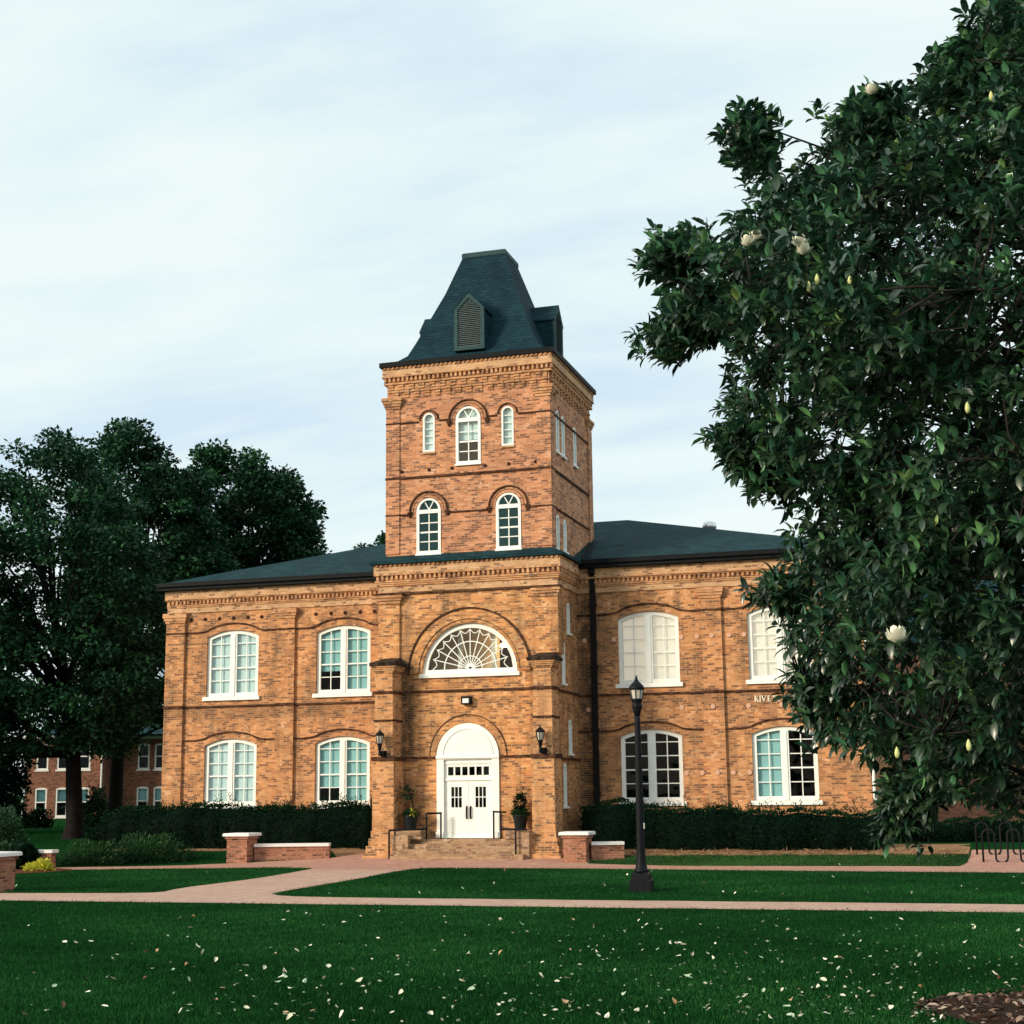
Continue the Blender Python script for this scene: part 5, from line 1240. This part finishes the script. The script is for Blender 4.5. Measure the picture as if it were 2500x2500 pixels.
# ------------------------------------------------------------------ far brick house (left) and brick house behind the magnolia
t = empty('brick_house', (-47.2, 40.0, .62), 'red brick house with white windows far behind the left trees', 'building', rz=rad(17.7))
rot = t.rotation_euler.z
wl = MB()
def hw_(s, z0, z1): return arch_loop(s, z0, z1 - .09, .84, .09, 6)
WS = [(1.15, 0), (2.6, 0), (4.1, 0), (7.75, 2.2), (8.95, 2.2), (10.6, 2.2), (12.2, 2.2)]
for a, b_, y in ((0, 5.5, 0), (5.5, 16, 2.2)):
    hs = [hw_(s, z0, z1) for s, yy in WS if yy == y for z0, z1 in ((.2, 2.25), (3.45, 5.3))]
    wl.panel([(a, -1), (b_, -1), (b_, 5.75), (a, 5.75)], hs, TF(y), .15)
wl.add([(0, 0, -1), (0, 12, -1), (0, 12, 5.75), (0, 0, 5.75)], [(0, 1, 2, 3)]); wl.add([(5.5, 0, -1), (5.5, 2.2, -1), (5.5, 2.2, 5.75), (5.5, 0, 5.75)], [(0, 1, 2, 3)]); wl.add([(16, 2.2, -1), (16, 12, -1), (16, 12, 5.75), (16, 2.2, 5.75)], [(0, 1, 2, 3)])
wl.build('wall', M_REAR, t)
MB().box(.2, 15.8, 3.0, 3.1, -1, 5.6).box(.2, 5.4, .8, .85, -1, 5.6).build('room_partition', M_ROOM, t)
for s, yy in WS:
    for z0, z1 in ((.2, 2.25), (3.45, 5.3)):
        f = MB(); f.slab(hw_(s, z0 + .002, z1), [[(s - .31, z0 + .12), (s + .31, z0 + .12), (s + .31, (z0 + z1) / 2 - .04), (s - .31, (z0 + z1) / 2 - .04)], [(s - .31, (z0 + z1) / 2 + .04), (s + .31, (z0 + z1) / 2 + .04), (s + .31, z1 - .17), (s - .31, z1 - .17)]], TF(yy), .02, .1)
        f.box(s - .5, s + .5, yy - .08, yy + .019, z0 - .1, z0)
        w_ = f.build('window', M_FLAG, t)
        MB().add([(s - .34, yy + .07, z0 + .1), (s + .34, yy + .07, z0 + .1), (s + .34, yy + .07, z1 - .15), (s - .34, yy + .07, z1 - .15)], [(0, 1, 2, 3)]).build('pane', M_GLASSD, w_)
        if z0 < 1: MB().add([(s - .34, yy + .2, (z0 + z1) / 2), (s + .34, yy + .2, (z0 + z1) / 2), (s + .34, yy + .2, z1 - .15), (s - .34, yy + .2, z1 - .15)], [(0, 1, 2, 3)]).build('blind', M_BLIND, w_)
MB().box(-.25, 5.6, -.3, -.02, 5.62, 5.84).box(5.62, 16.2, 1.9, 2.18, 5.62, 5.84).build('gutter', M_FLAG, t)
MB().tube([(-.1, -.1, -.6), (-.1, -.1, 5.6)], .07, 6).build('downpipe', M_FLAG, t); MB().tube([(5.35, -.1, 1.4), (5.35, -.1, 5.6)], .07, 6).build('downpipe', M_FLAG, t)
MB().add([(-.3, -.3, 5.86), (16.3, -.3, 5.86), (16.3, 12.3, 5.86), (-.3, 12.3, 5.86), (4, 6, 8.2), (12, 6, 8.2)], [(0, 1, 5, 4), (1, 2, 5), (2, 3, 4, 5), (3, 0, 4)]).build('roof', M_SLATE, t)

t = empty('brick_house', (20.6, 24, .62), 'brown brick house glimpsed behind the magnolia at right', 'building')
wl = MB(); hs = [arch_loop(x, z, z + 1.5, 1.0, .1, 6) for x in (-6, -3, 0, 3, 6) for z in (1.0, 4.6)]
wl.panel([(-8, -1), (8, -1), (8, 8), (-8, 8)], hs, TF(-4), .15); wl.add([(-8, -4, -1), (-8, 5, -1), (-8, 5, 8), (-8, .5, 12), (-8, -4, 8)], [(0, 1, 2, 3, 4)]); wl.add([(8, -4, -1), (8, 5, -1), (8, 5, 8), (8, .5, 12), (8, -4, 8)], [(0, 1, 2, 3, 4)]); wl.add([(-8, 5, -1), (8, 5, -1), (8, 5, 8), (-8, 5, 8)], [(0, 1, 2, 3)])
wl.build('wall', M_PIER, t)
MB().box(-7.8, 7.8, -1, -.9, -1, 7.8).build('room_partition', M_ROOM, t)
for x in (-6, -3, 0, 3, 6):
    for z in (1.0, 4.6):
        f = MB(); f.slab(arch_loop(x, z + .002, z + 1.5, .996, .098, 6), [[(x - .4, z + .1), (x + .4, z + .1), (x + .4, z + .75), (x - .4, z + .75)], [(x - .4, z + .83), (x + .4, z + .83), (x + .4, z + 1.45), (x - .4, z + 1.45)]], TF(-4), .02, .1); w_ = f.build('window', M_FLAG, t)
        MB().add([(x - .42, -3.93, z + .08), (x + .42, -3.93, z + .08), (x + .42, -3.93, z + 1.47), (x - .42, -3.93, z + 1.47)], [(0, 1, 2, 3)]).build('pane', M_GLASSD, w_)
MB().add([(-8.3, -4.3, 7.9), (8.3, -4.3, 7.9), (8.3, .5, 12.2), (-8.3, .5, 12.2), (8.3, 5.3, 7.9), (-8.3, 5.3, 7.9)], [(0, 1, 2, 3), (3, 2, 4, 5)]).build('roof', M_SLATE, t)

# ------------------------------------------------------------------ grass
PATHS = [front_poly, plaza_poly, mulch_poly, straw_r, straw_l, red_poly]
def grass(label, n_, dist, size, region_y, mt=M_GRASS, boost=None, xr=None):
    """blades spread evenly over the part of the lawn region that lies near the view"""
    y = rng.uniform(region_y[0], region_y[1], n_ * 2)
    if xr is None:
        dd = y + 51.9; x = 16.55 - .30 * dd + rng.uniform(-.62, .62, len(y)) * dd
    else: x = rng.uniform(xr[0], xr[1], len(y))
    k = np.ones(len(y), bool)
    for P in PATHS:
        px_ = np.array(P); jx = rng.normal(0, .05, len(y)); k &= ~in_poly(x + jx, y + jx, P)
    k &= ~((y > -1) & (np.abs(x) < 14)); k &= ~((y > -4) & (np.abs(x) < 3.4))
    x, y = x[k][:n_], y[k][:n_]; n2 = len(x)
    pos = np.stack([x, y, np.interp(y, GY, GZ) - .005], 1)
    d = np.stack([rng.normal(0, .35, n2), rng.normal(0, .35, n2), np.ones(n2)], 1)
    pat = .48 + .2 * np.sin(x * .45 + y * .3 + 1.5 * np.sin(y * .4)) + .22 * np.sin(x * 1.1 + 2 * np.sin(y * .7)) * np.sin(y * .9 + x * .3) + .16 * np.sin(x * 4.3 + y * 2.9) * np.sin(y * 5.1 - x * 1.7)
    tn = np.clip(pat + rng.normal(0, .24, n2) + (rng.random(n2) < .03) * .6, 0, 1)
    o = leaves('grass', mt, pos, d, rng.uniform(.5, 1.3, n2) * size, tn, (BLADE_V, BLADE_F), None, rng.uniform(0, 6.28, n2))
    return tag(o, label, 'grass', kind='stuff')
grass('short dark green grass of the front lawn', 420000, 0, .055, (-41, -21.25))
grass('short dark green grass of the middle lawns', 215000, 0, .06, (-19.4, -6.7))
grass('brighter green grass strip before the right hedge', 42000, 0, .065, (-6, -3.1), M_GRASS2, xr=(3.4, 16.4))
grass('dull green grass before the left hedge', 26000, 0, .06, (-7.5, -2.4), M_GRASS, xr=(-14.5, -4.5))
grass('rough grass behind the left wall and under the oaks', 16000, 0, .12, (-12, 40), M_GRASS, xr=(-45, -14.5))

# ------------------------------------------------------------------ fallen leaves
def leaf_col(name, c): return plain(name, c, .6, .25, 25, .3)
LC = [leaf_col('pale_dry_leaf', (.70, .70, .54)), leaf_col('cream_dry_leaf', (.82, .80, .66)), leaf_col('greenish_dry_leaf', (.42, .55, .40)), leaf_col('tan_dry_leaf', (.52, .33, .19)), leaf_col('brown_dry_leaf', (.17, .08, .05))]
def curled(seed, curl, fold):
    r = random.Random(seed); V = []; F = []
    for i, (tt, w) in enumerate(((0, .015), (.2, .15), (.45, .22), (.7, .19), (.9, .09), (1, .01))):
        xx = math.sin(tt * curl) / max(curl, .1) - .45; zz = (1 - math.cos(tt * curl)) / max(curl, .1) * .8
        V += [(xx, -w, zz + fold * w + r.uniform(-.03, .03)), (xx, 0, zz), (xx, w, zz + fold * w + r.uniform(-.03, .03))]
        if i: b_ = i * 3; F += [(b_ - 3, b_ - 2, b_ + 1, b_), (b_ - 2, b_ - 1, b_ + 2, b_ + 1)]
    me = bpy.data.meshes.new('fallen_leaf'); me.from_pydata(V, [], F); me.update(); return me
protos = []
for k, (c_, f_) in enumerate(((.5, .5), (1.0, .9), (.2, .3), (1.4, 1.1), (.8, -.5))):
    for j, m_ in enumerate(LC):
        me = curled(k, c_, f_); me.materials.append(m_); protos.append((j, me))
LBL = {0: 'pale dry leaf lying on the dark green front lawn', 1: 'cream curled leaf lying on the dark green front lawn', 2: 'greenish fallen leaf lying on the dark green front lawn', 3: 'tan dead leaf lying on the dark green front lawn', 4: 'dark brown dead leaf lying on the dark green front lawn'}
rl = random.Random(5)
cnt = 0; mids = 0
src = {}
while cnt < 285:
    mid = mids < 34
    u = rl.random(); px = 2500 * (1 - (1 - rl.random()) ** (1.45)) if not mid else rl.uniform(0, 2500)
    px = 2500 * rl.random() ** .72
    py = rl.uniform(2100, 2190) if mid else 2228 + 272 * rl.random() ** (.75 if px > 1200 else 1.0)
    r_ = CF + (px - 1250) / FPX * CR - (py - 1250) / FPX * CU; tt = -CAM[2] / r_[2]; P = CAM + r_ * tt
    if any(in_poly(np.array([P[0]]), np.array([P[1]]), q)[0] for q in PATHS): continue
    cid = rl.choices((0, 1, 2, 3, 4), (5, 3, 4, 1.6, .8))[0]; key = rl.choice([m_ for j, m_ in protos if j == cid])
    if key.name not in src:
        o = bpy.data.objects.new('fallen_leaf', key); src[key.name] = o
    else: o = src[key.name].copy()
    COL.objects.link(o)
    s = rl.uniform(.06, .125)
    o.location = (P[0], P[1], .055); o.scale = (s * rl.uniform(.7, 1.1), s * rl.uniform(.8, 1.7), s * rl.uniform(.6, 1.3)); o.rotation_euler = (rl.uniform(-.5, .5), rl.uniform(-.4, .4), rl.uniform(0, 6.28))
    tag(o, LBL[cid] if not mid else LBL[cid].replace('front lawn', 'middle lawn'), 'fallen leaf', 'fallen leaves on the lawn'); cnt += 1; mids += mid
nn = 560
pxs = 2500 * rng.random(nn) ** .5; pys = 2225 + 275 * rng.random(nn) ** .65
r_ = CF + ((pxs - 1250) / FPX)[:, None] * CR - ((pys - 1250) / FPX)[:, None] * CU
pos = CAM + r_ * (-CAM[2] / r_[:, 2])[:, None] * 1.0; pos += rng.normal(0, .25, pos.shape) * (1, 1, 0)
k = np.ones(nn, bool)
for q in PATHS: k &= ~in_poly(pos[:, 0], pos[:, 1], q)
pos = pos[k]; nn = len(pos); pos[:, 2] = .045
M_FLK = leaf_mat('leaf_fragment', [(0, (.12, .20, .10)), (.45, (.30, .38, .26)), (1, (.62, .63, .5))], None, .6, .3, .05)
tag(leaves('leaf_fragments', M_FLK, pos, np.stack([rng.normal(0, 1, nn), rng.normal(0, 1, nn), rng.normal(0, .3, nn)], 1), rng.uniform(.025, .065, nn), rng.random(nn), (LEAF_V * (1, 1.3, 1), LEAF_F), None, rng.uniform(-1, 1, nn)), 'tiny pale leaf fragments strewn through the front lawn', 'leaf litter', kind='stuff')
# litter on the mulch bed: nobody could count it
nn = 1500
a = rng.uniform(0, 2 * PI, nn); q = np.sqrt(rng.random(nn)) * 1.03
pos = np.stack([19.3 + 3.45 * q * np.cos(a), -34.3 + 2.15 * q * np.sin(a), np.full(nn, .035)], 1)
d = np.stack([np.cos(a * 7), np.sin(a * 7), rng.normal(0, .25, nn)], 1)
M_LIT = leaf_mat('litter_leaf', [(0, (.05, .025, .018)), (.45, (.14, .075, .05)), (.8, (.30, .2, .15)), (1, (.55, .46, .38))], None, .6, .3, .05)
tag(leaves('leaf_litter', M_LIT, pos, d, rng.uniform(.07, .15, nn), rng.random(nn), (LEAF_V, LEAF_F), None, rng.uniform(-.6, .6, nn)), 'dry brown leaf litter covering the mulch bed', 'leaf litter', kind='stuff')
nn = 2600
x = rng.uniform(3.6, 16.2, nn); y = rng.uniform(-3.5, -2.3, nn)
pos = np.stack([x, y, np.interp(y, GY, GZ) + .012], 1); d = np.stack([rng.normal(0, 1, nn), rng.normal(0, 1, nn), rng.normal(0, .12, nn)], 1)
M_ST2 = leaf_mat('straw_needle', [(0, (.14, .07, .04)), (1, (.46, .30, .17))], None, .8, .2, .05)
tag(leaves('pine_straw', M_ST2, pos, d, rng.uniform(.12, .28, nn), rng.random(nn), (np.array([(0, 0, 0), (.5, -.06, .02), (1, 0, 0), (.5, .06, .02)]), QUAD_F), None), 'tan pine straw mulch along the right hedge foot', 'pine straw', kind='stuff')
